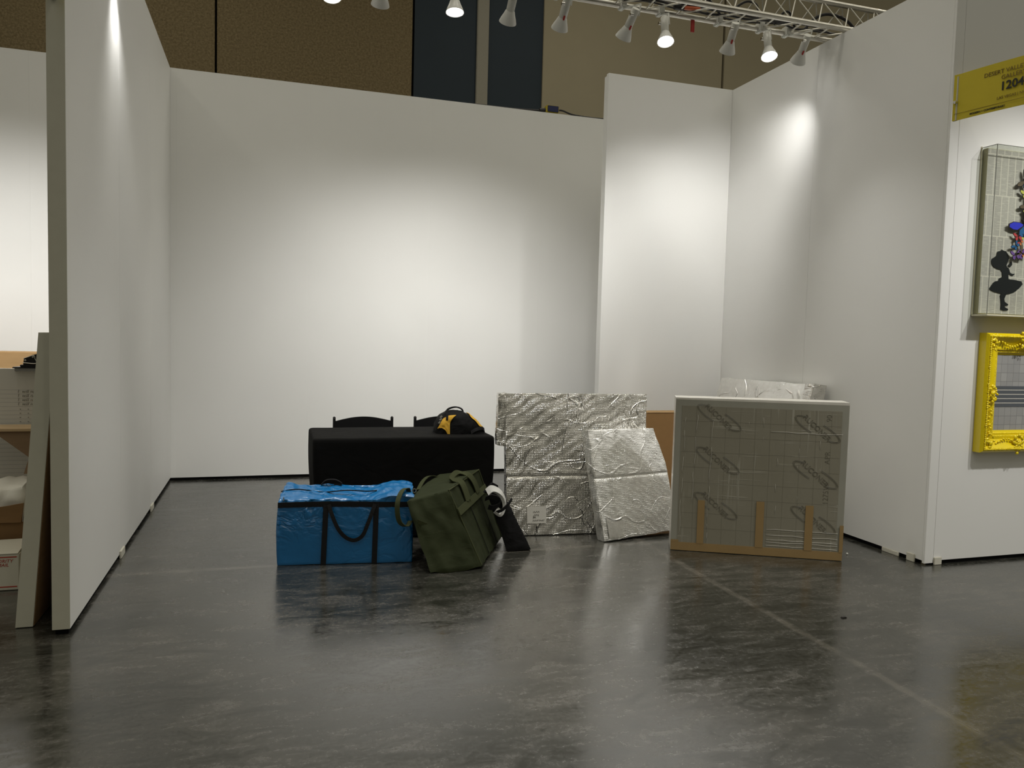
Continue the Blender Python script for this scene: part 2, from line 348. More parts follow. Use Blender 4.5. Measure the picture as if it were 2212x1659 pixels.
def hexa(c8, nx, ny, nz, amp=0.0, freq=5.0, smooth_it=0, bulge=(0, 0, 0), seed=0, fn=None):
    """closed soft box from 8 corners (bottom 4 ccw, top 4), subdivided and rumpled"""
    c8 = [Vector(c) for c in c8]; bm = bmesh.new(); V = {}
    def P(u, v, w):
        b = (c8[0] * (1 - u) + c8[1] * u) * (1 - v) + (c8[3] * (1 - u) + c8[2] * u) * v
        t = (c8[4] * (1 - u) + c8[5] * u) * (1 - v) + (c8[7] * (1 - u) + c8[6] * u) * v
        p = b * (1 - w) + t * w; cen = sum(c8, Vector()) / 8
        ex = (c8[1] - c8[0]).normalized(); ey = (c8[3] - c8[0]).normalized(); ez = (c8[4] - c8[0]).normalized()
        q = lambda a: 4 * a * (1 - a)
        p = p + ex * (2 * u - 1) * bulge[0] * q(v) * q(w) + ey * (2 * v - 1) * bulge[1] * q(u) * q(w) + ez * (2 * w - 1) * bulge[2] * q(u) * q(v)
        return p
    def g(i, j, k):
        if (i, j, k) not in V: V[i, j, k] = bm.verts.new(P(i / nx, j / ny, k / nz))
        return V[i, j, k]
    def q(a, b, c, d): bm.faces.new((a, b, c, d))
    for i in range(nx):
        for j in range(ny):
            for k in (0, nz): q(g(i, j, k), g(i + 1, j, k), g(i + 1, j + 1, k), g(i, j + 1, k))
    for i in range(nx):
        for k in range(nz):
            for j in (0, ny): q(g(i, j, k), g(i + 1, j, k), g(i + 1, j, k + 1), g(i, j, k + 1))
    for j in range(ny):
        for k in range(nz):
            for i in (0, nx): q(g(i, j, k), g(i, j + 1, k), g(i, j + 1, k + 1), g(i, j, k + 1))
    bmesh.ops.recalc_face_normals(bm, faces=bm.faces); bm.normal_update()
    for _ in range(smooth_it): bmesh.ops.smooth_vert(bm, verts=bm.verts, factor=0.5, use_axis_x=True, use_axis_y=True, use_axis_z=True)
    bm.normal_update()
    if amp or fn:
        mv = []
        for (i, j, k), v in V.items():
            d = 0
            if amp:
                s = v.co * freq + Vector((seed, seed * 2, 0)); d = amp * (noise.noise(s) + 0.5 * noise.noise(s * 2.3))
            if fn: d += fn(i / nx, j / ny, k / nz)
            mv.append((v, v.normal * d))
        for v, d in mv:
            v.co += d
            if v.co.z < 0.002: v.co.z = 0.002
    return fin(bm, True, 1.0)
def prism(poly, y0, y1, axis='Y'):
    bm = bmesh.new()
    f = (lambda x, z, y: (x, y, z)) if axis == 'Y' else (lambda x, z, y: (y, x, z))
    a = [bm.verts.new(f(x, z, y0)) for x, z in poly]; b = [bm.verts.new(f(x, z, y1)) for x, z in poly]
    n = len(poly)
    for tr in geometry.tessellate_polygon([[Vector((x, z, 0)) for x, z in poly]]):
        bm.faces.new([a[i] for i in tr]); bm.faces.new([b[i] for i in tr])
    for i in range(n): bm.faces.new((a[i], a[(i + 1) % n], b[(i + 1) % n], b[i]))
    return fin(bm)
_tc = {}
def textmesh(s, size, mat4, extrude=0.0006, align='LEFT', shear=0.0, offset=0.0):
    cu = bpy.data.curves.new('lettering', 'FONT'); cu.body = s; cu.size = size; cu.extrude = extrude; cu.align_x = align; cu.shear = shear; cu.offset = offset
    cu.resolution_u = 3
    o = bpy.data.objects.new('lettering', cu); C.objects.link(o)
    dg = bpy.context.evaluated_depsgraph_get()
    me = bpy.data.meshes.new_from_object(o.evaluated_get(dg)); bpy.data.objects.remove(o); bpy.data.curves.remove(cu)
    me.materials.clear()
    me.transform(mat4); return me
def frame4(o, ex, ez):
    """matrix: local x -> ex, local y -> ez (up), local z -> facing normal"""
    ex = Vector(ex).normalized(); ez = Vector(ez).normalized(); n = ex.cross(ez).normalized(); o = Vector(o)
    return Matrix(((ex.x, ez.x, n.x, o.x), (ex.y, ez.y, n.y, o.y), (ex.z, ez.z, n.z, o.z), (0, 0, 0, 1)))
def copy_tree(o, parent=None):
    c = o.copy(); C.objects.link(c); c.parent = parent
    for ch in list(o.children): copy_tree(ch, c)
    return c

# ------------------------------------------------------------------ structure
fl = struct(obj('floor', boxes([((-9, -6, -0.1), (16, 15, 0.0))]), M['floor']))
G = 0.028       # panels stand a little off the floor
def wall_x(x0, x1, y, th, step, name, z1=HW):
    """run of panels along X facing -Y at y, hairline seams"""
    L = []; x = x0
    while x < x1 - 0.01:
        e = min(x + step, x1)
        L.append(((x + 0.0001, y, G), (e - 0.0001, y + th, z1))); x = e
    o = struct(obj(name, boxes(L, 0.0003), M['wall'])); return o
wall_x(-8.16, XR + 0.05, YB, 0.08, 1.22, 'wall_back')
wl = struct(obj('wall_left', boxes([((XL - 0.076, y0 + 0.0004, G), (XL, y1 - 0.0004, HW)) for y0, y1 in ((YN, 5.42), (5.42, 6.75), (6.75, YB - 0.002))], 0.0008), M['wall']))
struct(obj('trim_1', boxes([((XL - 0.0765, YN - 0.004, G), (XL - 0.0005, YN - 0.0002, HW - 0.001))]), M['wall_edge']))
wr_ = struct(obj('wall_right', boxes([((XR, y0 + 0.0004, G), (XR + 0.076, y1 - 0.0004, HW)) for y0, y1 in ((YF + 0.02, 5.43), (5.43, 6.75), (6.75, YB - 0.002))], 0.0008), M['wall']))
wf = struct(obj('wall_front', boxes([((XR, YF, 0.012), (XR + 0.075, YF + 0.02, HW + 0.0)), ((XR + 0.0765, YF, G), (XR + 1.37, YF + 0.076, HW)), ((XR + 1.371, YF, G), (XR + 4, YF + 0.076, HW))], 0.0008), M['wall']))
struct(obj('wall_closet', boxes([((XP, YP, G), (XR - 0.001, YP + 0.047, HW)), ((XP + 0.004, YP + 0.051, G), (XR - 0.001, YP + 0.098, HW - 0.012))], 0.0012), M['wall']))
struct(obj('gap_shade_back', boxes([((-7.6, YB + 0.012, 0), (XR, YB + 0.07, G))]), M['gap']))  # black strips filling the gap under the panels, shade put in as colour
struct(obj('gap_shade_left', boxes([((XL - 0.066, YN + 0.012, 0), (XL - 0.01, YB - 0.002, G))]), M['gap']))
struct(obj('gap_shade_right', boxes([((XR + 0.01, YF + 0.09, 0), (XR + 0.066, YB - 0.002, G))]), M['gap']))
struct(obj('gap_shade_front', boxes([((XR + 0.08, YF + 0.01, 0), (XR + 4, YF + 0.066, G))]), M['gap']))
struct(obj('gap_shade_closet', boxes([((XP + 0.01, YP + 0.01, 0), (XR - 0.002, YP + 0.09, G))]), M['gap']))
# levelling-foot covers
for i, (lo, hi) in enumerate((((XL, 5.36, 0.0), (XL + 0.012, 5.5, 0.05)), ((XL, 6.7, 0.0), (XL + 0.012, 6.84, 0.05)),
                              ((XR - 0.012, 4.16, 0.0), (XR, 4.23, 0.055)), ((XR - 0.008, 4.30, 0.0), (XR, 4.46, 0.03)), ((XR + 0.075, YF - 0.012, 0.0), (XR + 0.14, YF, 0.052)))):
    struct(obj('trim_%d' % (i + 2), boxes([(lo, hi)], 0.003), M['boxw']))
# hall wall far behind
HY = 14.0
struct(obj('wall_hall', boxes([((-13.0, HY, 0), (-0.88, HY + 0.1, 11)), ((-0.845, HY, 0), (2.40, HY + 0.1, 11))], 0.006), M['fabric']))
struct(obj('wall_hall_cream', boxes([((4.86, HY - 0.02, 0), (8.68, HY + 0.1, 11)), ((8.73, HY - 0.02, 0), (20, HY + 0.1, 11))], 0.004), M['cream']))
struct(obj('wall_hall_navy', boxes([((2.44, HY + 0.02, 0), (3.58, HY + 0.1, 11)), ((3.80, HY + 0.02, 0), (4.86, HY + 0.1, 11))]), M['navy']))
struct(obj('trim_8', boxes([((3.58, HY - 0.03, 0), (3.80, HY + 0.1, 11))], 0.01), M['pillar']))
struct(obj('trim_9', boxes([((-13, HY + 0.1, 0), (20, HY + 0.14, 11))]), M['gap']))

# ------------------------------------------------------------------ lighting truss
TA, TB, ZB = 5.385, 5.145, HW + 0.03
truss = thing('lighting_truss', 'silver triangular lighting truss spanning over the booth walls', 'truss', (2.0, 5.26, HW))
TX0, TX1 = -3.2, 5.2
apex = (5.262, ZB + 0.235)
for (y, z) in ((TA, ZB), (TB, ZB), apex):
    obj('chord', tube([(TX0, y, z), (TX1, y, z)], 0.021, 12), M['alu'], truss)
b1, b2, b3 = bmesh.new(), bmesh.new(), bmesh.new()
x = TX0 + 0.1; step = 0.25; flip = 0
while x + step < TX1:
    tubebm(b1, [(x, TB, ZB), (x + 0.02, TA, ZB)], 0.006, 6); tubebm(b1, [(x, TA, ZB), (x + step, TB, ZB)], 0.006, 6)
    a, b = ((TB, ZB), apex) if flip else (apex, (TB, ZB))
    tubebm(b2, [(x, a[0], a[1]), (x + step / 2, b[0], b[1])], 0.005, 6); tubebm(b2, [(x + step / 2, b[0], b[1]), (x + step, a[0], a[1])], 0.005, 6)
    a, b = ((TA, ZB), apex)
    tubebm(b3, [(x + 0.06, a[0], a[1]), (x + 0.06 + step / 2, b[0], b[1])], 0.005, 6); tubebm(b3, [(x + 0.06 + step / 2, b[0], b[1]), (x + 0.06 + step, a[0], a[1])], 0.005, 6)
    x += step
obj('bottom_bracing', fin(b1, True, 0.9), M['aluw'], truss); obj('front_bracing', fin(b2, True, 0.9), M['aluw'], truss); obj('rear_bracing', fin(b3, True, 0.9), M['aluw'], truss)
# cables lying on the bottom chords
def jig(x0, x1, y, z, a, sd):
    random.seed(sd); n = int((x1 - x0) / 0.16); return spline([(x0 + (x1 - x0) * i / n, y + random.uniform(-a, a), z + random.uniform(0, a * 0.5)) for i in range(n + 1)], 4)
for k, (y, z, a, r) in enumerate(((5.24, ZB + 0.016, 0.035, 0.007), (5.30, ZB + 0.018, 0.03, 0.009), (5.335, ZB + 0.02, 0.025, 0.006))):
    tag(obj('power_cable', tube(jig(-1.2, 5.1, y, z, a, k + 3), r, 6), M['cable']), ['black cable lying along the front of the truss', 'thick black cable lying along the middle of the truss', 'thin black cable lying along the rear of the truss'][k], 'cable', 'cables lying in the truss')
arcs = ([(2.86, 5.3, 3.97), (2.96, 5.3, 4.0), (3.06, 5.3, 4.045), (3.15, 5.3, 4.055), (3.22, 5.3, 4.0), (3.26, 5.3, 3.96)],
        [(3.32, 5.3, 3.96), (3.41, 5.3, 4.05), (3.49, 5.3, 4.095), (3.565, 5.3, 4.085), (3.59, 5.3, 4.03), (3.585, 5.3, 3.96)],
        [(3.74, 5.3, 3.96), (3.80, 5.3, 4.04), (3.84, 5.3, 4.07), (3.88, 5.3, 4.06), (3.93, 5.3, 3.96)],
        [(4.02, 5.3, 3.96), (4.09, 5.3, 4.04), (4.18, 5.3, 4.095), (4.28, 5.3, 4.11), (4.40, 5.3, 4.09), (4.48, 5.3, 4.04), (4.54, 5.3, 3.96)])
for p, lb in zip(arcs, ('low black cable loop above the red tag on the truss', 'tall narrow black cable loop arching above the truss', 'small black cable loop in the middle of the truss end', 'wide black cable loop at the right end of the truss')):
    tag(obj('cable_loop', tube(spline(p, 6), 0.009 if p[0][0] < 4 else 0.012, 8), M['cable']), lb, 'cable', 'cable loops on the truss')
tag(obj('velcro_tag', boxes([((3.055, 5.375, 3.835), (3.085, 5.385, 3.925))], 0.002), M['red']), 'small red strap hanging below the truss', 'strap')
t = thing('cable_connector', 'orange and black cable connector inside the truss', 'connector', (2.95, 5.28, ZB))
obj('plug', tube([(2.93, 5.28, ZB + 0.015), (3.06, 5.27, ZB + 0.02)], 0.016, 10), M['orange'], t); obj('socket', tube([(2.86, 5.285, ZB + 0.015), (2.93, 5.28, ZB + 0.015)], 0.024, 12), M['cable'], t)

# ------------------------------------------------------------------ spot lamps on the truss
def make_lamp(pos, d, energy, label, group='white clip-on spot lamps on the truss', mark=False, spot=84, blend=1.0):
    """pos = centre of the shade mouth; d = aim"""
    d = Vector(d).normalized(); mouth = Vector(pos); L = 0.215
    hip = mouth - d * L
    t = thing('spot_lamp', label, 'spot lamp', hip[:], group)
    q = d.to_track_quat('-Z', 'Y').to_matrix().to_4x4()
    obj('socket_housing', lathe([(0.0, 0.0), (0.026, 0.0), (0.0285, -0.004), (0.0285, -0.128), (0.026, -0.134)], 20, q), M['lampg'], t, local=True)
    obj('lamp_shade', lathe([(0.024, -0.13), (0.032, -0.137), (0.040, -0.160), (0.052, -0.188), (0.060, -0.212), (0.0605, -0.216), (0.057, -0.214), (0.048, -0.188), (0.036, -0.160), (0.02, -0.145)], 28, q), M['lampw'], t, local=True)
    obj('bulb', lathe([(0.0, -0.2095), (0.03, -0.2105), (0.0565, -0.2055), (0.0565, -0.203), (0.0, -0.203)], 28, q), M['bulb'], t, local=True)
    top = Vector((hip.x + (0.03 if d.y > 0 else 0.035), 5.385, ZB))
    clampm = boxes([((top.x - 0.02, top.y - 0.055, top.z - 0.03), (top.x + 0.02, top.y + 0.03, top.z + 0.045))], 0.006)
    obj('clamp', clampm, M['lampg'], t)
    arm = obj('arm', tube([top + Vector((0, -0.01, -0.025)), Vector((hip.x + 0.034, hip.y, hip.z + 0.035)), Vector((hip.x + 0.034, hip.y + d.y * 0.04, hip.z + d.z * 0.05))], 0.006, 8), M['lampg'], t)
    obj('knob', lathe([(0.0, -0.012), (0.011, -0.012), (0.011, 0.012), (0.0, 0.012)], 12, Matrix.Translation((-0.034, 0, -0.045)) @ Matrix.Rotation(PI / 2, 4, 'Y')), M['metal'], t, local=True)
    if mark: obj('release_tab', boxes([((-0.006, -0.034, -0.14), (0.006, -0.027, -0.11))], 0.001, q), M['red'], t, local=True)
    if energy:
        ld = bpy.data.lights.new('lamp_beam', 'SPOT'); ld.energy = energy; ld.color = LED; ld.spot_size = math.radians(spot); ld.spot_blend = blend; ld.shadow_soft_size = 0.045
        lo = bpy.data.objects.new('lamp_beam', ld); C.objects.link(lo); lo.parent = t
        lo.matrix_local = Matrix.Translation(d * (L + 0.004)) @ q
    return t
AW = (0, 0.70, -0.71)
W = LAMP_W
make_lamp((0.37, 5.18, 3.60), (0.05, -0.25, -1), W * 0.9, 'lit spot lamp at the left, only its glowing mouth in view')
make_lamp((0.68, 5.22, 3.615), AW, W, 'unlit-looking spot lamp over the tan wall panel')
make_lamp((1.17, 5.18, 3.625), (0.0, -0.12, -1), W * 0.9, 'upright glowing spot lamp in front of the navy panel')
make_lamp((1.55, 5.22, 3.63), AW, W, 'tilted white spot lamp in front of the right navy panel')
make_lamp((1.93, 5.22, 3.64), AW, W, 'tilted spot lamp with red tab, just right of the navy panels', mark=True)
make_lamp((2.42, 5.22, 3.645), (-0.12, 0.68, -0.72), W * 0.42, 'tilted spot lamp immediately left of the brightest lamp', mark=True)
make_lamp((2.73, 5.16, 3.64), (-0.10, -0.34, -0.93), W * 0.7, 'glowing spot lamp above the closet panel corner, lens facing the aisle')
make_lamp((3.28, 5.22, 3.66), (0.12, 0.66, -0.74), W * 0.63, 'tilted spot lamp in front of the dark hall wall seam', mark=True)
make_lamp((3.61, 5.16, 3.65), (-0.08, -0.34, -0.93), W * 0.7, 'glowing spot lamp second from the right wall, lens facing the aisle')
make_lamp((3.91, 5.22, 3.67), (0.16, 0.72, -0.66), W * 0.42, 'tilted spot lamp nearest the right wall', mark=True)
gl = 'lamp hanging close against the left wall, throwing a narrow streak'
make_lamp((-0.80, 5.26, 3.62), (-0.02, 0.12, -1), W * 0.36, gl, 'lamps outside the view')
make_lamp((-1.75, 5.22, 3.62), (-0.05, 0.70, -0.71), W * 1.8, 'lamp over the neighbouring booth, nearest its dividing wall', 'lamps outside the view')
make_lamp((-2.7, 5.22, 3.62), (0.05, 0.70, -0.71), W * 1.8, 'lamp over the neighbouring booth, farther from its dividing wall', 'lamps outside the view')
# lights of the neighbouring aisle truss on the right wall with pictures
for (p, a, e) in (((5.6, 2.3, 3.9), (-0.12, 0.55, -0.85), 215), ((4.9, 2.3, 3.9), (-0.05, 0.6, -0.8), 130)):
    ld = bpy.data.lights.new('aisle_spot', 'SPOT'); ld.energy = e; ld.color = LED; ld.spot_size = math.radians(75); ld.spot_blend = 1; ld.shadow_soft_size = 0.05
    lo = bpy.data.objects.new('aisle_spot', ld); C.objects.link(lo); lo.location = p
    lo.rotation_euler = Vector(a).to_track_quat('-Z', 'Y').to_euler()

# power box on the back wall
t = thing('power_box', 'black and yellow power box sitting on top of the back wall', 'power box', (2.93, YB + 0.04, HW))
obj('housing', boxes([((2.855, YB + 0.0, HW), (3.005, YB + 0.08, HW + 0.085))], 0.012), M['yellowp'], t)
obj('face_panel', boxes([((2.868, YB - 0.006, HW + 0.012), (2.995, YB, HW + 0.078))], 0.004), M['blueface'], t)
obj('plug', tube([(2.79, YB + 0.04, HW + 0.025), (2.86, YB + 0.04, HW + 0.035)], 0.022, 10), M['cable'], t)
tag(obj('power_cable', tube(spline([(2.0, YB + 0.04, HW + 0.008), (2.5, YB + 0.05, HW + 0.012), (2.72, YB + 0.04, HW + 0.02), (2.795, YB + 0.04, HW + 0.025)]), 0.010, 8), M['cable']), 'black cable running left from the power box on the back wall', 'cable', 'cables on the back wall')
tag(obj('power_cable', tube(spline([(3.0, YB + 0.04, HW + 0.05), (3.06, YB + 0.04, HW + 0.05), (3.18, YB + 0.04, HW + 0.02), (3.4, YB + 0.045, HW + 0.012), (3.6, YB + 0.04, HW + 0.014), (4.1, YB + 0.05, HW + 0.01)]), 0.010, 8), M['cable']), 'black cable running right from the power box along the wall top', 'cable', 'cables on the back wall')

# ------------------------------------------------------------------ banners
def banner(o, ang, name_label, text):
    a = math.radians(ang); ex = Vector((math.sin(a), -math.cos(a), 0)); n = ex.cross(Vector((0, 0, 1)))
    if n.x > 0: n = -n
    t = thing('booth_banner', name_label, 'banner', o)
    O = Vector(o); Lb, Hb = 0.52, 0.294
    bm = bmesh.new(); rows = []
    for i in range(27):
        u = i / 26; q = O + ex * (u * Lb) + n * 0.006 * math.sin(u * PI * 1.3)
        if i < 2: q += n * 0.004 * (2 - i)
        rows.append([bm.verts.new(q + n * s + Vector((0, 0, z))) for s, z in ((0, 0), (0, Hb), (0.004, Hb), (0.004, 0))])
    for r1, r2 in zip(rows, rows[1:]):
        for k in range(4): bm.faces.new((r1[k], r1[(k + 1) % 4], r2[(k + 1) % 4], r2[k]))
    bm.faces.new(rows[0]); bm.faces.new(rows[-1])
    obj('panel', fin(bm, True, 0.6), M['banner'], t)
    obj('bolt', lathe([(0.0, 0.014), (0.008, 0.013), (0.012, 0.006), (0.012, 0.0)], 12, frame4(O + ex * 0.02 + n * 0.016 + Vector((0, 0, 0.115)), ex, (0, 0, 1)) @ Matrix.Scale(-1 if ex.cross(Vector((0, 0, 1))).dot(n) < 0 else 1, 4, (0, 0, 1))), M['metal'], t)
    obj('bracket', boxes([((O.x - 0.006, O.y - 0.03, O.z + 0.0), (O.x + 0.012, O.y + 0.004, O.z + Hb - 0.01))], 0.003), M['wall_edge'], t)
    if text:
        def T(s, u, z, size, mat, off=0.0):
            m4 = frame4(O + ex * u + n * 0.0115 + Vector((0, 0, z)), ex, (0, 0, 1))
            obj('lettering', textmesh(s, size, m4, 0.0005, 'RIGHT' if u > 0.4 else 'LEFT', 0, off), mat, t)
        T('DESERT VALLEY', 0.452, 0.222, 0.0365, M['bink2']); T('GALLERY', 0.452, 0.184, 0.0365, M['bink2'])
        T('1204', 0.442, 0.118, 0.072, M['bink'], 0.0016); T('LAS VEGAS | NV', 0.452, 0.066, 0.024, M['bink2'])
        T('MODERN + CONTEMPORARY', 0.115, 0.014, 0.0165, M['bink'], 0.0004)
        p0 = O + n * 0.0115
        obj('rule_line', boxes([((0.012, 0.040, 0), (0.5, 0.042, 0.001))], 0, frame4(p0, ex, (0, 0, 1))), M['bink2'], t)
banner((XR - 0.004, 4.06, 2.959), 10, 'yellow booth banner reading 1204 sticking out from the right wall corner', True)
banner((XL - 0.045, YN - 0.006, 2.955), 10, 'yellow banner tip at the top of the left wall end', False)

# ------------------------------------------------------------------ table, cloth, chairs
TX, TXX, TY, TYY, TZ = 0.305, 1.612, 5.50, 6.15, 0.735
t = thing('folding_table', 'folding table hidden under the black cloth', 'table', ((TX + TXX) / 2, (TY + TYY) / 2, 0))
obj('tabletop', boxes([((TX + 0.012, TY + 0.012, TZ - 0.035), (TXX - 0.012, TYY - 0.012, TZ - 0.004))], 0.006), M['lampw'], t)
for x in (TX + 0.12, TXX - 0.12):
    for y in (TY + 0.07, TYY - 0.07): obj('leg', tube([(x, y, 0.0), (x, y, TZ - 0.035)], 0.0125, 10), M['alu'], t)
def cloth():
    bm = bmesh.new(); N = 260
    hx, hy = (TXX - TX) / 2, (TYY - TY) / 2; cx, cy = (TX + TXX) / 2, (TY + TYY) / 2
    def peri(s, grow, rad):
        a, b = hx + grow, hy + grow; r = rad
        per = [(2 * (a - r)), PI / 2 * r, 2 * (b - r), PI / 2 * r] * 2; tot = sum(per[:4]) * 2; d = s * tot
        segs = [((-a + r, -b), (1, 0), per[0]), ((a - r, -b + r), -PI / 2, per[1]), ((a, -b + r), (0, 1), per[2]), ((a - r, b - r), 0, per[3]),
                ((a - r, b), (-1, 0), per[0]), ((-a + r, b - r), PI / 2, per[1]), ((-a, b - r), (0, -1), per[2]), ((-a + r, -b + r), PI, per[3])]
        for p, q, L in segs:
            if d <= L + 1e-9:
                if isinstance(q, tuple):
                    nx, ny = (q[1], -q[0]); return (p[0] + q[0] * d, p[1] + q[1] * d, nx, ny)
                an = q + d / r; return (p[0] + r * math.cos(an), p[1] + r * math.sin(an), math.cos(an), math.sin(an))
            d -= L
        return (-a + r, -b, 0, -1)
    prof = [(-0.30, 0.0), (-0.2, 0), (-0.1, 0), (-0.05, 0), (-0.02, 0), (-0.008, -0.001), (0.0, -0.006), (0.004, -0.014)]
    nz = 34
    for k in range(1, nz + 1): prof.append((0.005, -0.014 - (TZ - 0.03) * k / nz))
    rings = []
    for grow, dz in prof:
        ring = []; f = max(0, -dz / TZ)
        for i in range(N):
            s = i / N; x, y, nx, ny = peri(s, min(grow, 0.005), max(0.012, 0.03 + min(grow, 0.0) * 0.09))
            rip = 0.0
            if dz < -0.012:
                corner = abs(nx) * abs(ny) * 2
                rip = f * (0.016 * noise.noise(Vector((x * 6, y * 6, f * 0.7))) + 0.008 * math.sin(s * 2 * PI * 23 + 2 * noise.noise(Vector((x * 2, y * 2, 3)))) * f) - 0.022 * f * abs(nx)
                rip += 0.028 * math.exp(-((abs(x) - hx) / 0.05) ** 2) * math.sin(min(1, f * 1.6) * PI) * 0.28
            zz = TZ + dz + (0.0012 * noise.noise(Vector((x * 9, y * 7, 1))) + 0.003 * max(0, 1 - abs(y + 0.08 * math.sin(x * 4)) / 0.012) * 0.6 if dz > -0.01 else 0)
            ring.append(bm.verts.new((cx + x + nx * rip, cy + y + ny * rip, max(0.012, zz))))
        rings.append(ring)
    for a, b in zip(rings, rings[1:]):
        for i in range(N): bm.faces.new((a[i], a[(i + 1) % N], b[(i + 1) % N], b[i]))
    bm.faces.new(rings[0])
    return fin(bm, True, 1.2)
tag(obj('tablecloth', cloth(), M['linen']), 'black cloth draped to the floor over the table', 'tablecloth')

def make_chair(x0, x1, label):
    yb = 6.56; t = thing('folding_chair', label, 'chair', ((x0 + x1) / 2, yb, 0), 'folding chairs behind the table')
    for x in (x0 + 0.012, x1 - 0.012):
        obj('rear_post', boxes([((x - 0.011, yb - 0.014, 0.0), (x + 0.011, yb + 0.014, 0.775))], 0.005), M['satin'], t)
        obj('rivet', lathe([(0, 0.002), (0.004, 0.002), (0.005, 0)], 10, frame4((x, yb - 0.014, 0.762), (1, 0, 0), (0, 0, 1))), M['metal'], t)
        obj('front_leg', tube([(x + (0.02 if x < (x0 + x1) / 2 else -0.02), yb + 0.005, 0.5), (x + (0.02 if x < (x0 + x1) / 2 else -0.02), yb - 0.36, 0.0)], 0.013, 8), M['satin'], t)
    n = 24; poly = []
    for i in range(n + 1):
        u = i / n; poly.append((x0 + 0.022 + (x1 - x0 - 0.044) * u, 0.738 + 0.037 * math.sin(u * PI)))
    for i in range(n + 1):
        u = 1 - i / n; poly.append((x0 + 0.022 + (x1 - x0 - 0.044) * u, 0.60 + 0.02 * math.sin(u * PI)))
    obj('backrest', prism(poly, yb - 0.008, yb + 0.008), M['satin'], t)
    obj('seat', boxes([((x0 + 0.03, yb - 0.34, 0.43), (x1 - 0.03, yb - 0.02, 0.455))], 0.01), M['satin'], t)
make_chair(0.515, 1.02, 'black folding chair behind the table, its arched back fully visible')
make_chair(1.195, 1.70, 'black folding chair behind the table, half hidden by the yellow tool bag')

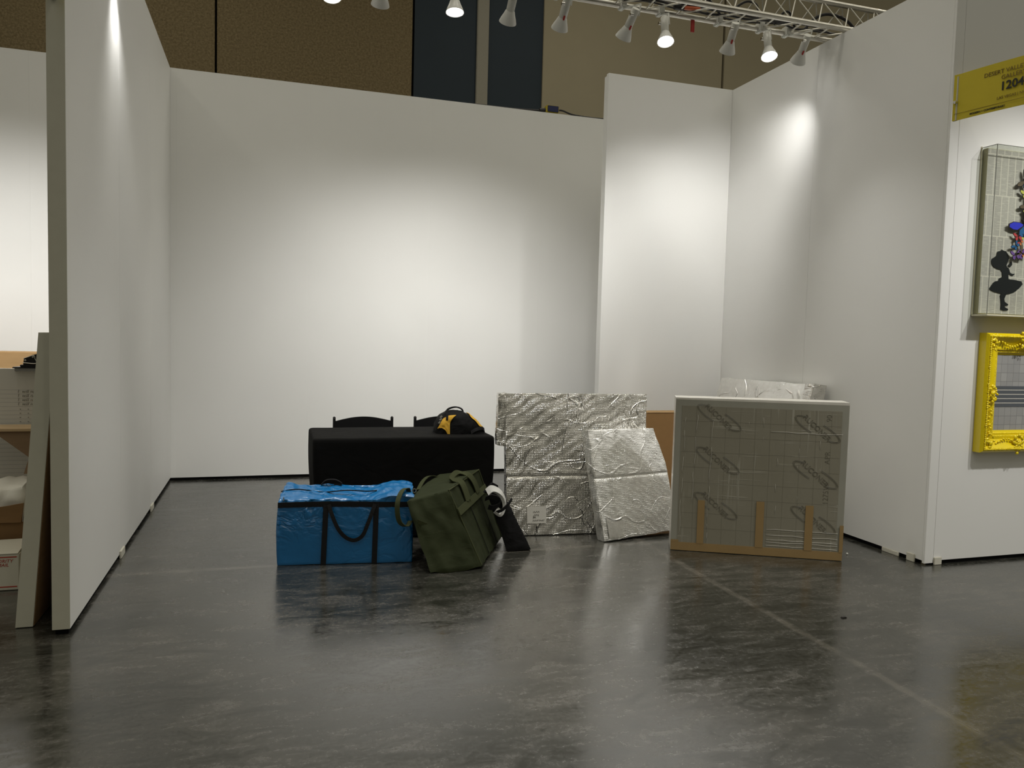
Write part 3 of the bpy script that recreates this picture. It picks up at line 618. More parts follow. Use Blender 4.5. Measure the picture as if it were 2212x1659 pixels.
# tool bag on the table
def tool_bag():
    c = Vector((1.395, 5.76, TZ + 0.002)); t = thing('tool_bag', 'black and yellow tool bag slumped on the covered table', 'bag', c[:])
    outl = [(-0.185, 0.03), (-0.178, 0.075), (-0.15, 0.128), (-0.10, 0.165), (-0.04, 0.172), (0.03, 0.160), (0.08, 0.135), (0.13, 0.095), (0.17, 0.055), (0.192, 0.03), (0.188, 0.010), (0.175, 0.003)]
    def top(x):
        if x <= outl[0][0]: return outl[0][1]
        for (a, b), (p, q) in zip(outl, outl[1:]):
            if a <= x <= p: return b + (q - b) * (x - a) / (p - a)
        return outl[-3][1]
    def S_(u, v, off=0.0):
        # u along x 0..1, v around cross-section 0 (front bottom) .. 1 (rear bottom)
        x = -0.185 + 0.377 * u; h = top(x) * (0.25 + 0.75 * min(1, 6 * u, 6 * (1 - u))) if 0 else top(x)
        e = max(0.0, 4 * u * (1 - u)); w = 0.125 * (0.45 + 0.55 * e ** 0.5) * (1.0 - 0.05 * math.sin(u * 9))
        a = PI * v; y = -math.copysign(abs(math.cos(a)) ** 0.75, math.cos(a)) * w; z = (math.sin(a) ** 0.62) * h
        p = Vector((x, y, z)); nrm = Vector((0, y / w / w * 0.01, z / max(h, .02) ** 2 * 0.01 + 1e-6)).normalized()
        d = 0.007 * noise.noise(p * 22) + 0.004 * noise.noise(p * 50)
        p += nrm * (d + off); p.z = max(0.0, p.z); return c + p
    def patch(u0, u1, v0, v1, nu, nv, off, th=0.0):
        bm = bmesh.new(); g = [[bm.verts.new(S_(uu(u0, u1, i, nu, v0 + (v1 - v0) * j / nv), v0 + (v1 - v0) * j / nv, off)) for j in range(nv + 1)] for i in range(nu + 1)]
        for i in range(nu):
            for j in range(nv): bm.faces.new((g[i][j], g[i + 1][j], g[i + 1][j + 1], g[i][j + 1]))
        if th == 0:
            for e in (0, nu):
                bm.faces.new([g[e][j] for j in range(nv + 1)])
        me = fin(bm, True, 0.9)
        return me
    def uu(u0, u1, i, nu, v): 
        a = u0(v) if callable(u0) else u0; b = u1(v) if callable(u1) else u1
        return a + (b - a) * i / nu
    obj('body', patch(0.0, 1.0, 0.0, 1.0, 44, 30, 0), M['blk'], t)
    obj('side_panel', patch(lambda v: 0.005 + 0.20 * max(0, 0.10 - v) / 0.10 + 0.13 * max(0.0, (v - 0.09) / 0.16), lambda v: 0.25 + 0.15 * max(0.0, (v - 0.08) / 0.18) ** 1.6, 0.0, 0.25, 14, 14, 0.006, 1), M['yel'], t, label='mustard yellow left side panel')
    bm = bmesh.new(); g = []
    for i in range(17):
        u = 0.68 + 0.32 * i / 16; v0 = 0.33 - 0.24 * (i / 16) ** 0.8
        g.append([bm.verts.new(S_(u, v0 + (0.62 - v0) * j / 12, 0.009)) for j in range(13)])
    for a_, b_ in zip(g, g[1:]):
        for j in range(12): bm.faces.new((a_[j], b_[j], b_[j + 1], a_[j + 1]))
    obj('side_panel', fin(bm, True), M['yel'], t, label='mustard yellow right side panel')
    for k, (dx, dz, yy) in enumerate(((0.0, 0.0, -0.02), (0.02, -0.006, 0.03))):
        P = spline([c + Vector((-0.11 + dx, yy, 0.150 + dz)), c + Vector((-0.085 + dx, yy, 0.182 + dz)), c + Vector((-0.03 + dx, yy, 0.195 + dz)), c + Vector((0.015 + dx, yy, 0.180 + dz)), c + Vector((0.03 + dx, yy, 0.150 + dz))], 6)
        obj('handle', ribbon(P, 0.028, 0.006, wdir=(0.2, 1, 0.1)), M['blk'], t)
    for k, u in enumerate((0.035, 0.115, 0.20)):
        P = [S_(u + 0.10 * (v - 0.2), v, 0.008) for v in [0.16 + 0.3 * i / 12 for i in range(13)]]
        if k != 1: obj('strap', ribbon(P, 0.017, 0.004, ndir=(-0.4, -0.8, 0.5)), M['blk'], t)
    for (u, v) in ((0.10, 0.34), (0.085, 0.27), (0.06, 0.22)):
        p = S_(u, v, 0.006); obj('pale_patch', boxes([((-0.010, -0.007, 0), (0.010, 0.007, 0.003))], 0.001, frame4(p, (1, -0.1, 0.9), (-0.7, -0.2, 0.6))), M['label'], t)
    P = spline([c + Vector((0.07, -0.13, 0.01)), c + Vector((0.11, -0.135, 0.035)), c + Vector((0.16, -0.11, 0.04)), c + Vector((0.185, -0.09, 0.02)), c + Vector((0.15, -0.12, 0.008)), c + Vector((0.08, -0.135, 0.006))], 6)
    obj('pocket_flap', ribbon(P, 0.03, 0.004, wdir=(0, 0.6, 0.8)), M['blk'], t)
tool_bag()

# ------------------------------------------------------------------ blue bag
def blue_bag():
    A, B = Vector((0.06, 5.0, 0)), Vector((0.90, 4.895, 0)); e = (B - A).normalized(); n = Vector((-e.y, e.x, 0)); L = (B - A).length; D = 0.31
    t = thing('storage_bag', 'long bright blue storage bag with black straps on the floor', 'bag', ((A + B) / 2 + n * D / 2)[:])
    up = Vector((0, 0, 1))
    c8 = [A, B, B + n * D, A + n * D, A + up * 0.415 + n * 0.03 + e * 0.005, B + up * 0.42 + n * 0.02, B + n * D * 0.95 + up * 0.46, A + n * D * 0.92 + up * 0.465 + e * 0.03]
    def fn(u, v, w):
        d = 0
        if w > 0.98:
            d += 0.030 * math.exp(-((u - 0.88) / 0.12) ** 2) - 0.02 * math.exp(-((u - 0.62) / 0.13) ** 2) + 0.014 * math.exp(-((u - 0.02) / 0.04) ** 2) * v
            d += 0.010 * noise.noise(Vector((u * 14, v * 5, 0)))
        if v < 0.02 and w > 0.45: d += 0.007 * (w - 0.45) * 2 * noise.noise(Vector((u * 26 + w * 9, w * 5, 2)))
        if u < 0.02: d += 0.012 * math.sin(w * PI * 0.9)
        return d
    obj('body', hexa(c8, 84, 24, 44, 0.004, 6, 2, (0.012, 0.006, 0.0), 3, fn), M['tarp'], t)
    F = lambda u, w, off=0.004: A + e * (u * L) + n * (0.03 * w / 0.415 - off - 0.012 * 4 * min(w, .4) / 0.415 * (1 - min(w, .4) / 0.415) * 0.5) + up * w
    obj('strap', ribbon([F(i / 30, 0.382 + 0.004 * math.sin(i / 30 * 5), 0.009) for i in range(0, 31)], 0.034, 0.004, wdir=up), M['strap'], t, label='black band along the upper edge')
    for u0, u1 in ((0.350, 0.335), (0.722, 0.712)):
        obj('strap', ribbon([F(u0 + (u1 - u0) * i / 12, 0.382 * (1 - i / 12) + 0.002, 0.010) for i in range(13)], 0.033, 0.004, wdir=e), M['strap'], t)
    P = spline([F(0.370, 0.385, 0.014), F(0.395, 0.32, 0.02), F(0.44, 0.235, 0.024), F(0.495, 0.18, 0.024), F(0.56, 0.158, 0.022), F(0.62, 0.185, 0.024), F(0.655, 0.25, 0.024), F(0.69, 0.33, 0.02), F(0.712, 0.385, 0.014)], 6)
    obj('handle', ribbon(P, 0.024, 0.005, ndir=(-n)), M['strap'], t)
    P = [c8[4] * (1 - i / 40) + c8[5] * (i / 40) + n * (0.12 + 0.03 * math.sin(i * 0.25)) + up * (0.028 + 0.008 * math.sin(i * 0.4)) for i in range(0, 30)]
    obj('zip', ribbon(P, 0.008, 0.006, wdir=n), M['strap'], t)
    obj('zip_pull', boxes([((-0.003, -0.012, 0), (0.003, 0.012, 0.003))], 0.001, frame4(c8[4] + e * 0.03 - n * 0.006 + up * 0.006, e, up)), M['metal'], t)
    P = spline([c8[7] + e * (L * a) + up * b - n * 0.03 for a, b in ((0.26, 0.0), (0.30, 0.03), (0.37, 0.032), (0.42, 0.004), (0.36, -0.002))], 6)
    obj('rear_handle', ribbon(P, 0.026, 0.005, wdir=n), M['strap'], t)
blue_bag()

# ------------------------------------------------------------------ green bag
def green_bag():
    b1, b2, b3, b4 = Vector((1.30, 4.66, 0.015)), Vector((1.63, 5.30, 0.02)), Vector((1.24, 5.34, 0.004)), Vector((0.965, 4.63, 0.004))
    t1, t2, t3, t4 = Vector((1.115, 4.85, 0.475)), Vector((1.46, 5.37, 0.515)), Vector((1.17, 5.35, 0.49)), Vector((0.845, 4.86, 0.408))
    t = thing('duffel_bag', 'olive green canvas bag leaning against the blue bag', 'bag', (1.28, 5.0, 0))
    def fn(u, v, w):
        d = 0
        if u > 0.98: d += 0.006 * noise.noise(Vector((v * 12, w * 3, 5)))
        if w > 0.98: d += 0.012 * math.sin(v * PI)
        if v < 0.02: d += 0.014 * noise.noise(Vector((u * 5, w * 4, 9))) + (0.02 if w < 0.25 else 0) * math.sin(u * PI) * (1 - w * 4)
        return d
    obj('body', hexa([b4, b1, b2, b3, t4, t1, t2, t3], 26, 40, 40, 0.006, 6, 1, (0.005, 0.01, 0.0), 8, fn), M['olive'], t)
    def RF(v, w, off=0.006):      # right face point
        p = (b1 * (1 - v) + b2 * v) * (1 - w) + (t1 * (1 - v) + t2 * v) * w
        nn = (b2 - b1).cross(t1 - b1).normalized(); nn = nn if nn.x > 0 else -nn
        q = 4 * v * (1 - v) * 4 * w * (1 - w)
        return p + nn * (off + 0.005 * q)
    obj('webbing_band', ribbon([RF(-0.0 + 1.0 * i / 20, 0.70 + 0.03 * i / 20, 0.010) for i in range(21)], 0.05, 0.005, wdir=(t1 - b1)), M['olivel'], t)
    for v in (0.34, 0.72): obj('seam', ribbon([RF(v, 0.02 + 0.94 * i / 16, 0.007) for i in range(17)], 0.005, 0.003, wdir=(b2 - b1)), M['blk'], t)
    for v in (0.012, 0.985): obj('piping', tube([RF(v, 0.01 + 0.98 * i / 16, 0.003) for i in range(17)], 0.005, 8), M['olivel'], t)
    obj('piping', tube([RF(0.01 + 0.98 * i / 16, 0.99, 0.002) for i in range(17)], 0.0055, 8), M['olivel'], t)
    # folded handles over the top edge
    for k, (v0, dv, hh) in enumerate(((0.30, 0.30, 0.035), (0.36, 0.30, 0.022))):
        P = spline([RF(v0, 0.74, 0.014), RF(v0 + 0.02, 0.93, 0.016), RF(v0 + 0.03, 1.02, 0.0), t1 * 0.55 + t2 * 0.25 + t4 * 0.1 + t3 * 0.1 + Vector((0, 0, hh)), t1 * 0.25 + t2 * 0.45 + t4 * 0.1 + t3 * 0.2 + Vector((0, 0, hh + 0.004)), RF(v0 + dv, 1.02, 0.004), RF(v0 + dv + 0.03, 0.9, 0.018), RF(v0 + dv + 0.05, 0.74, 0.014)], 6)
        obj('handle', ribbon(P, 0.036, 0.006, ndir=(0.5, -0.5, 0.7)), M['olivel'], t)
    P = spline([t4 + Vector((0.05, 0.16, 0.02)), t4 + Vector((0.03, 0.13, 0.06)), t4 + Vector((-0.02, 0.03, 0.065)), t4 + Vector((-0.055, -0.03, 0.02)), t4 + Vector((-0.062, -0.05, -0.05)), t4 + Vector((-0.045, -0.055, -0.12)), t4 + Vector((0.0, -0.04, -0.15)), t4 + Vector((0.03, -0.02, -0.12))], 7)
    obj('shoulder_strap', ribbon(P, 0.034, 0.004, wdir=(0.75, -0.6, 0.15)), M['olivel'], t)
    obj('buckle', lathe([(0.010, -0.004), (0.016, -0.004), (0.016, 0.004), (0.010, 0.004), (0.010, -0.004)], 16, frame4(t4 + Vector((0.075, 0.12, 0.045)), (1, 0, 0), (0, 0, 1))), M['metal'], t)
    m = t4 * 0.55 + t1 * 0.45
    obj('side_loop', ribbon(spline([m + Vector((-0.06, -0.06, -0.15)), m + Vector((-0.05, -0.085, -0.145)), m + Vector((0.0, -0.08, -0.17)), m + Vector((0.02, -0.06, -0.175))], 5), 0.028, 0.004, wdir=(0, 0, 1)), M['olivel'], t)
    P = spline([t4 + Vector((0.12, 0.22, 0.03)), t4 + Vector((0.17, 0.30, 0.075)), t4 + Vector((0.23, 0.38, 0.09)), t4 + Vector((0.30, 0.42, 0.07))], 6)
    obj('rear_handle', ribbon(P, 0.03, 0.005, wdir=(0.8, -0.5, 0.2)), M['olivel'], t)
green_bag()

# ------------------------------------------------------------------ black bag with white wrap
def black_bag():
    t = thing('tote_bag', 'black sack with a white band, slumped beside the green bag', 'bag', (1.66, 5.06, 0))
    c8 = [(1.575, 5.00, 0.004), (1.755, 4.985, 0.004), (1.745, 5.15, 0.004), (1.63, 5.17, 0.004), (1.445, 5.10, 0.40), (1.575, 5.10, 0.375), (1.60, 5.19, 0.38), (1.48, 5.19, 0.41)]
    obj('body', hexa(c8, 14, 12, 26, 0.008, 9, 1, (0.0, 0.01, 0.0), 5), M['blk'], t)
    Y_ = 5.06
    P = spline([(1.440, Y_, 0.405), (1.475, Y_, 0.428), (1.525, Y_, 0.405), (1.555, Y_, 0.365), (1.565, Y_ - 0.01, 0.31), (1.54, Y_ - 0.02, 0.262), (1.50, Y_ - 0.02, 0.285)], 7)
    obj('white_band', ribbon(P, 0.05, 0.022, wdir=[Vector((0.35 - 0.9 * i / len(P), -0.55, -0.8 + 0.5 * i / len(P))) for i in range(len(P))]), M['whitec'], t, label='crumpled white band')
    P = spline([(1.42, Y_ - 0.03, 0.37), (1.46, Y_ - 0.05, 0.385), (1.51, Y_ - 0.05, 0.365), (1.515, Y_ - 0.05, 0.33), (1.47, Y_ - 0.05, 0.31), (1.44, Y_ - 0.04, 0.315)], 6)
    obj('strap', ribbon(P, 0.038, 0.006, wdir=(0.1, -0.4, 0.9)), M['strap'], t)
    P = spline([(1.62, Y_, 0.355), (1.575, Y_ - 0.05, 0.325), (1.53, Y_ - 0.055, 0.29), (1.49, Y_ - 0.03, 0.27)], 6)
    obj('strap', ribbon(P, 0.022, 0.006, wdir=(-0.4, -0.3, 0.8)), M['strap'], t)
    P = [(1.43, Y_ + 0.03, 0.41), (1.47, Y_ + 0.035, 0.455), (1.50, Y_ + 0.04, 0.465), (1.52, Y_ + 0.04, 0.43), (1.52, Y_ + 0.04, 0.39)]
    obj('top_fold', prism([(1.425, 0.40), (1.485, 0.468), (1.525, 0.448), (1.525, 0.385)], Y_ + 0.02, Y_ + 0.05), M['blk'], t)
black_bag()

# ------------------------------------------------------------------ foil packages
def foil_big():
    t = thing('foil_package', 'large square parcel in silver bubble foil leaning behind the smaller one', 'parcel', (2.2, 5.4, 0), 'foil wrapped parcels')
    A, B = Vector((1.69, 5.385, 0.006)), Vector((2.765, 5.285, 0.006)); TLp, TRp = Vector((1.70, 5.53, 1.055)), Vector((2.83, 5.44, 1.058))
    n = Vector((0.09, 1, -0.12)).normalized() * 0.085
    def fn(u, v, w):
        d = 0
        if v < 0.02:
            d -= 0.012 * math.exp(-((w - 0.41) / 0.008) ** 2) - 0.004 * math.exp(-((w - 0.43) / 0.03) ** 2)
            d += 0.004 * math.exp(-((u - 0.83 - 0.02 * w) / 0.008) ** 2) + 0.004 * noise.noise(Vector((u * 9, w * 9, 1)))
            d += 0.005 * abs(noise.noise(Vector((u * 3 + w * 2, w * 4, 7))))
        return d
    obj('wrapping', hexa([A, B, B + n, A + n, TLp, TRp, TRp + n, TLp + n], 90, 8, 90, 0.0035, 5, 1, (0.0, 0.012, 0.0), 2, fn), M['foil'], t)
    obj('flap', hexa([(1.635, 5.52, 0.66), (1.705, 5.50, 0.66), (1.715, 5.60, 0.66), (1.65, 5.62, 0.66), (1.65, 5.55, 1.05), (1.715, 5.54, 1.06), (1.72, 5.62, 1.06), (1.66, 5.63, 1.05)], 8, 8, 30, 0.006, 16, 1, seed=4), M['foil'], t)
    ex = (B - A).normalized(); ez = (TLp - A).normalized(); fo = frame4(A + ex * 0.155 + ez * 0.088 - n.normalized() * 0.012, ex, ez)
    lb = obj('label_sheet', boxes([((0, 0, 0), (0.148, 0.125, 0.002))], 0, fo), M['label'], t)
    # handwriting squiggles
    bm = bmesh.new(); random.seed(5)
    for (x0, y0, L_, a) in ((0.045, 0.085, 0.05, 0.006), (0.05, 0.062, 0.04, 0.01), (0.045, 0.045, 0.02, 0.014), (0.04, 0.022, 0.045, 0.006), (0.09, 0.022, 0.04, 0.008)):
        tubebm(bm, [fo @ Vector((x0 + L_ * i / 9, y0 + a * math.sin(i * 2.1 + x0 * 90) * random.uniform(0.4, 1), 0.003)) for i in range(10)], 0.0011, 4)
    obj('handwriting', fin(bm), M['bink'], lb, local=False)
foil_big()
def foil_small():
    t = thing('foil_package', 'smaller tilted foil parcel in front, left of the big grey box', 'parcel', (2.65, 5.2, 0), 'foil wrapped parcels')
    A, B = Vector((2.345, 5.08, 0.006)), Vector((3.03, 5.20, 0.035)); TLp, TRp = Vector((2.265, 5.27, 0.805)), Vector((2.86, 5.37, 0.800))
    MR = Vector((2.98, 5.31, 0.60))
    n = Vector((-0.22, 1, -0.25)).normalized() * 0.09
    def fn(u, v, w):
        d = 0
        if v < 0.02:
            d -= 0.010 * math.exp(-((w - 0.555) / 0.009) ** 2)
            d += 0.003 * math.exp(-((u - 0.2) / 0.008) ** 2) + 0.003 * noise.noise(Vector((u * 7, w * 7, 4)))
        return d
    c8 = [A, B, B + n, A + n, TLp, TRp, TRp + n, TLp + n]
    me = hexa(c8, 60, 8, 70, 0.003, 12, 1, (0.012, 0.01, 0.0), 6, fn)
    # the right side swells outwards below the top corner
    for v in me.vertices:
        e = (B - A).normalized(); u = (v.co - A).dot(e) / (B - A).length
        if u > 0.8: v.co += e * 0.055 * (u - 0.8) / 0.2 * math.exp(-((v.co.z - 0.55) / 0.2) ** 2)
    obj('wrapping', me, M['foil2'], t)
    ex = (B - A).normalized(); ez = (TLp - A).normalized()
    obj('tape_strip', boxes([((0.0, 0.0, 0), (0.13, 0.15, 0.0015))], 0, frame4(A + ex * 0.04 + ez * 0.02 - n.normalized() * 0.008, ex, ez)), M['foil3'], t)
foil_small()
def foil_back():
    t = thing('foil_package', 'foil parcel leaning on the right wall behind the big grey box', 'parcel', (4.0, 5.7, 0), 'foil wrapped parcels')
    c8 = [(3.82, 6.44, 0.006), (3.82, 5.10, 0.006), (3.93, 5.10, 0.006), (3.93, 6.44, 0.006), (4.12, 6.42, 1.145), (4.12, 5.11, 1.165), (4.225, 5.11, 1.15), (4.225, 6.42, 1.13)]
    def fn(u, v, w): return 0.006 * noise.noise(Vector((u * 9, w * 12, 3))) if v < 0.02 else 0
    obj('wrapping', hexa(c8, 60, 6, 50, 0.004, 9, 1, (0, 0.01, 0), 9, fn), M['foil3'], t)
    obj('end_wrap', hexa([(4.00, 5.16, 0.80), (4.00, 5.085, 0.80), (4.17, 5.085, 0.80), (4.17, 5.16, 0.80), (4.108, 5.20, 1.165), (4.108, 5.088, 1.172), (4.232, 5.088, 1.158), (4.232, 5.20, 1.15)], 10, 8, 24, 0.005, 22, 1, seed=3), M['foil'], t)
foil_back()
t = thing('flat_box', 'brown cardboard box standing behind the foil parcels', 'box', (3.3, 6.1, 0))
obj('carton', boxes([((2.95, 6.02, 0.002), (3.75, 6.20, 0.848))], 0.004), M['kraft'], t)
obj('flap_edge', boxes([((2.952, 6.018, 0.848), (3.748, 6.20, 0.853))], 0.001), M['card'], t)

# ------------------------------------------------------------------ big wrapped box
def big_box():
    A, B = Vector((2.73, 4.81, 0)), Vector((3.765, 4.293, 0)); e = (B - A).normalized(); n = Vector((-e.y, e.x, 0)); L = (B - A).length; D = 0.21; H = 1.085
    up = Vector((0, 0, 1)); t = thing('picture_crate', 'big grey film-wrapped picture box with tan tape along its bottom', 'box', ((A + B) / 2 + n * D / 2)[:])
    fr = frame4(A, e, up)   # x along face, y up, z towards the viewer
    def fn(u, v, w): return 0.0015 * noise.noise(Vector((u * 12, w * 12, 0)))
    c8 = [A + up * 0.003, B + up * 0.003, B + n * D + up * 0.003, A + n * D + up * 0.003, A + up * H, B + up * (H + 0.006), B + n * D + up * (H + 0.006), A + n * D + up * H]
    obj('carton', hexa(c8, 30, 8, 30, 0.0015, 9, 0, (0, 0.003, 0), 1, fn), M['boardw'], t)
    F = lambda lo, hi, z=0.0, th=0.002: boxes([((lo[0], lo[1], z), (hi[0], hi[1], z + th))], 0.0004, fr)
    obj('front_film', F((0.002, 0.012), (L - 0.002, H - 0.012), 0.002), M['boarde'], t, label='grey film border')
    obj('front_board', F((0.045, 0.05), (L - 0.045, H - 0.055), 0.004), M['board'], t, label='darker grey printed board')
    obj('tape', F((0.001, 0.004), (L - 0.002, 0.062), 0.007), M['tape'], t, label='tan tape along the bottom edge')
    obj('tape', F((0.001, 0.06), (0.055, 0.078), 0.007), M['tape'], t)
    for x0, x1, y1 in ((0.178, 0.226, 0.368), (0.575, 0.628, 0.382), (0.902, 0.954, 0.373)): obj('tape', F((x0, 0.06), (x1, y1), 0.0085), M['tape'], t, label='upright tan tape strip')
    obj('tape', F((L - 0.026, 0.06), (L - 0.001, 0.248), 0.0085), M['tape'], t, label='short tan tape on the right edge')
    # printing: slanting elongated loops with outlined lettering
    def logo(cx, cy, s=1.0):
        bm = bmesh.new(); th = -0.50
        R2 = lambda x, y, z=0.0075: fr @ Vector((cx + (x * math.cos(th) - y * math.sin(th)) * s, cy + (x * math.sin(th) + y * math.cos(th)) * s, z))
        for sgn in (1, -1):
            for off in (0.0, 0.009):
                P = []
                for i in range(21):
                    a = PI * (0.72 + 0.74 * i / 20); x = (0.17 - off) * math.cos(a); y = (0.046 - off * 0.8) * math.sin(a)
                    P.append(R2(x * sgn, y * sgn))
                tubebm(bm, P, 0.0009, 4)
        obj('logo', fin(bm), M['ink'], t)
        tm = textmesh('RUCONER', 0.05 * s, fr @ Matrix.Translation((cx, cy, 0.0064)) @ Matrix.Rotation(th - 0.25, 4, 'Z') @ Matrix.Translation((-0.125 * s, -0.016 * s, 0)), 0.0006)
        # outlined letters: draw the outline edges as fine lines
        bm2 = bmesh.new(); bm2.from_mesh(tm); bmesh.ops.remove_doubles(bm2, verts=bm2.verts, dist=1e-5); bm3 = bmesh.new()
        zs = [v.co for v in bm2.verts]; nz_ = -n
        for ed in bm2.edges:
            if len(ed.link_faces) == 2 and ed.calc_face_angle(0) > 0.5:
                a, b = ed.verts[0].co, ed.verts[1].co
                if (a - A).dot(nz_) > 0.0062 and (b - A).dot(nz_) > 0.0062 and (a - b).length > 0.0015: tubebm(bm3, [a, b], 0.0007, 3, False)
        bm2.free(); obj('logo_lettering', fin(bm3), M['ink'], t)
    for cx, cy in ((0.30, 0.955), (0.30, 0.655), (0.30, 0.335), (0.955, 0.905), (0.955, 0.59), (0.955, 0.275)): logo(cx, cy)
    for s, y in (('APR', 0.665), ('1275W', 0.385), ('90', 0.955)):
        me = textmesh(s, 0.05, fr @ Matrix.Translation((1.045, y, 0.0065)) @ Matrix.Rotation(PI / 2, 4, 'Z'), 0.0004, offset=-0.0012)
        obj('stamped_code', me, M['ink'], t)
    bm = bmesh.new()
    for k in range(1, 9): tubebm(bm, [fr @ Vector((0.05, 0.06 + k * 0.108, 0.0062)), fr @ Vector((L - 0.05, 0.062 + k * 0.108, 0.0062))], 0.0005, 3)
    for k in range(1, 11): tubebm(bm, [fr @ Vector((0.045 + k * 0.1, 0.06, 0.0062)), fr @ Vector((0.045 + k * 0.1, H - 0.06, 0.0062))], 0.0004, 3)
    obj('grid_print', fin(bm), M['ink'], t)
    bm = bmesh.new(); random.seed(11)      # creases of the stretch film
    for x, y0, y1 in ((0.075, 0.12, 0.98), (0.155, 0.35, 1.0), (0.262, 0.08, 1.02), (0.60, 0.8, 1.0), (0.70, 0.3, 0.9), (0.50, 0.9, 1.0), (0.84, 0.4, 0.95), (0.98, 0.6, 0.95)):
        nn_ = int((y1 - y0) / 0.03); p = []
        for i in range(nn_):
            p.append(fr @ Vector((x + 0.004 * math.sin(i * 0.7) + random.uniform(-0.002, 0.002) - 0.02 * (1 - i / nn_) * (x < 0.3), y0 + (y1 - y0) * i / nn_, 0.0075)))
        k = 0
        while k < len(p) - 2:
            L2 = random.randint(2, 9) if x < 0.3 else random.randint(2, 3)
            if len(p[k:k + L2]) > 1: tubebm(bm, p[k:k + L2], [0.0004] + [0.0011] * (len(p[k:k + L2]) - 2) + [0.0004], 4)
            k += L2 + (0 if x < 0.3 else random.randint(1, 5))
    for y in (0.075, 0.10, 0.118, 0.15, 0.19, 0.87): tubebm(bm, [fr @ Vector((0.65 + 0.47 * i / 8 + 0.0, y + random.uniform(-0.004, 0.004), 0.0075)) for i in range(9)], 0.0012, 4)
    obj('film_crease', fin(bm, True), M['boardw'], t)
big_box()

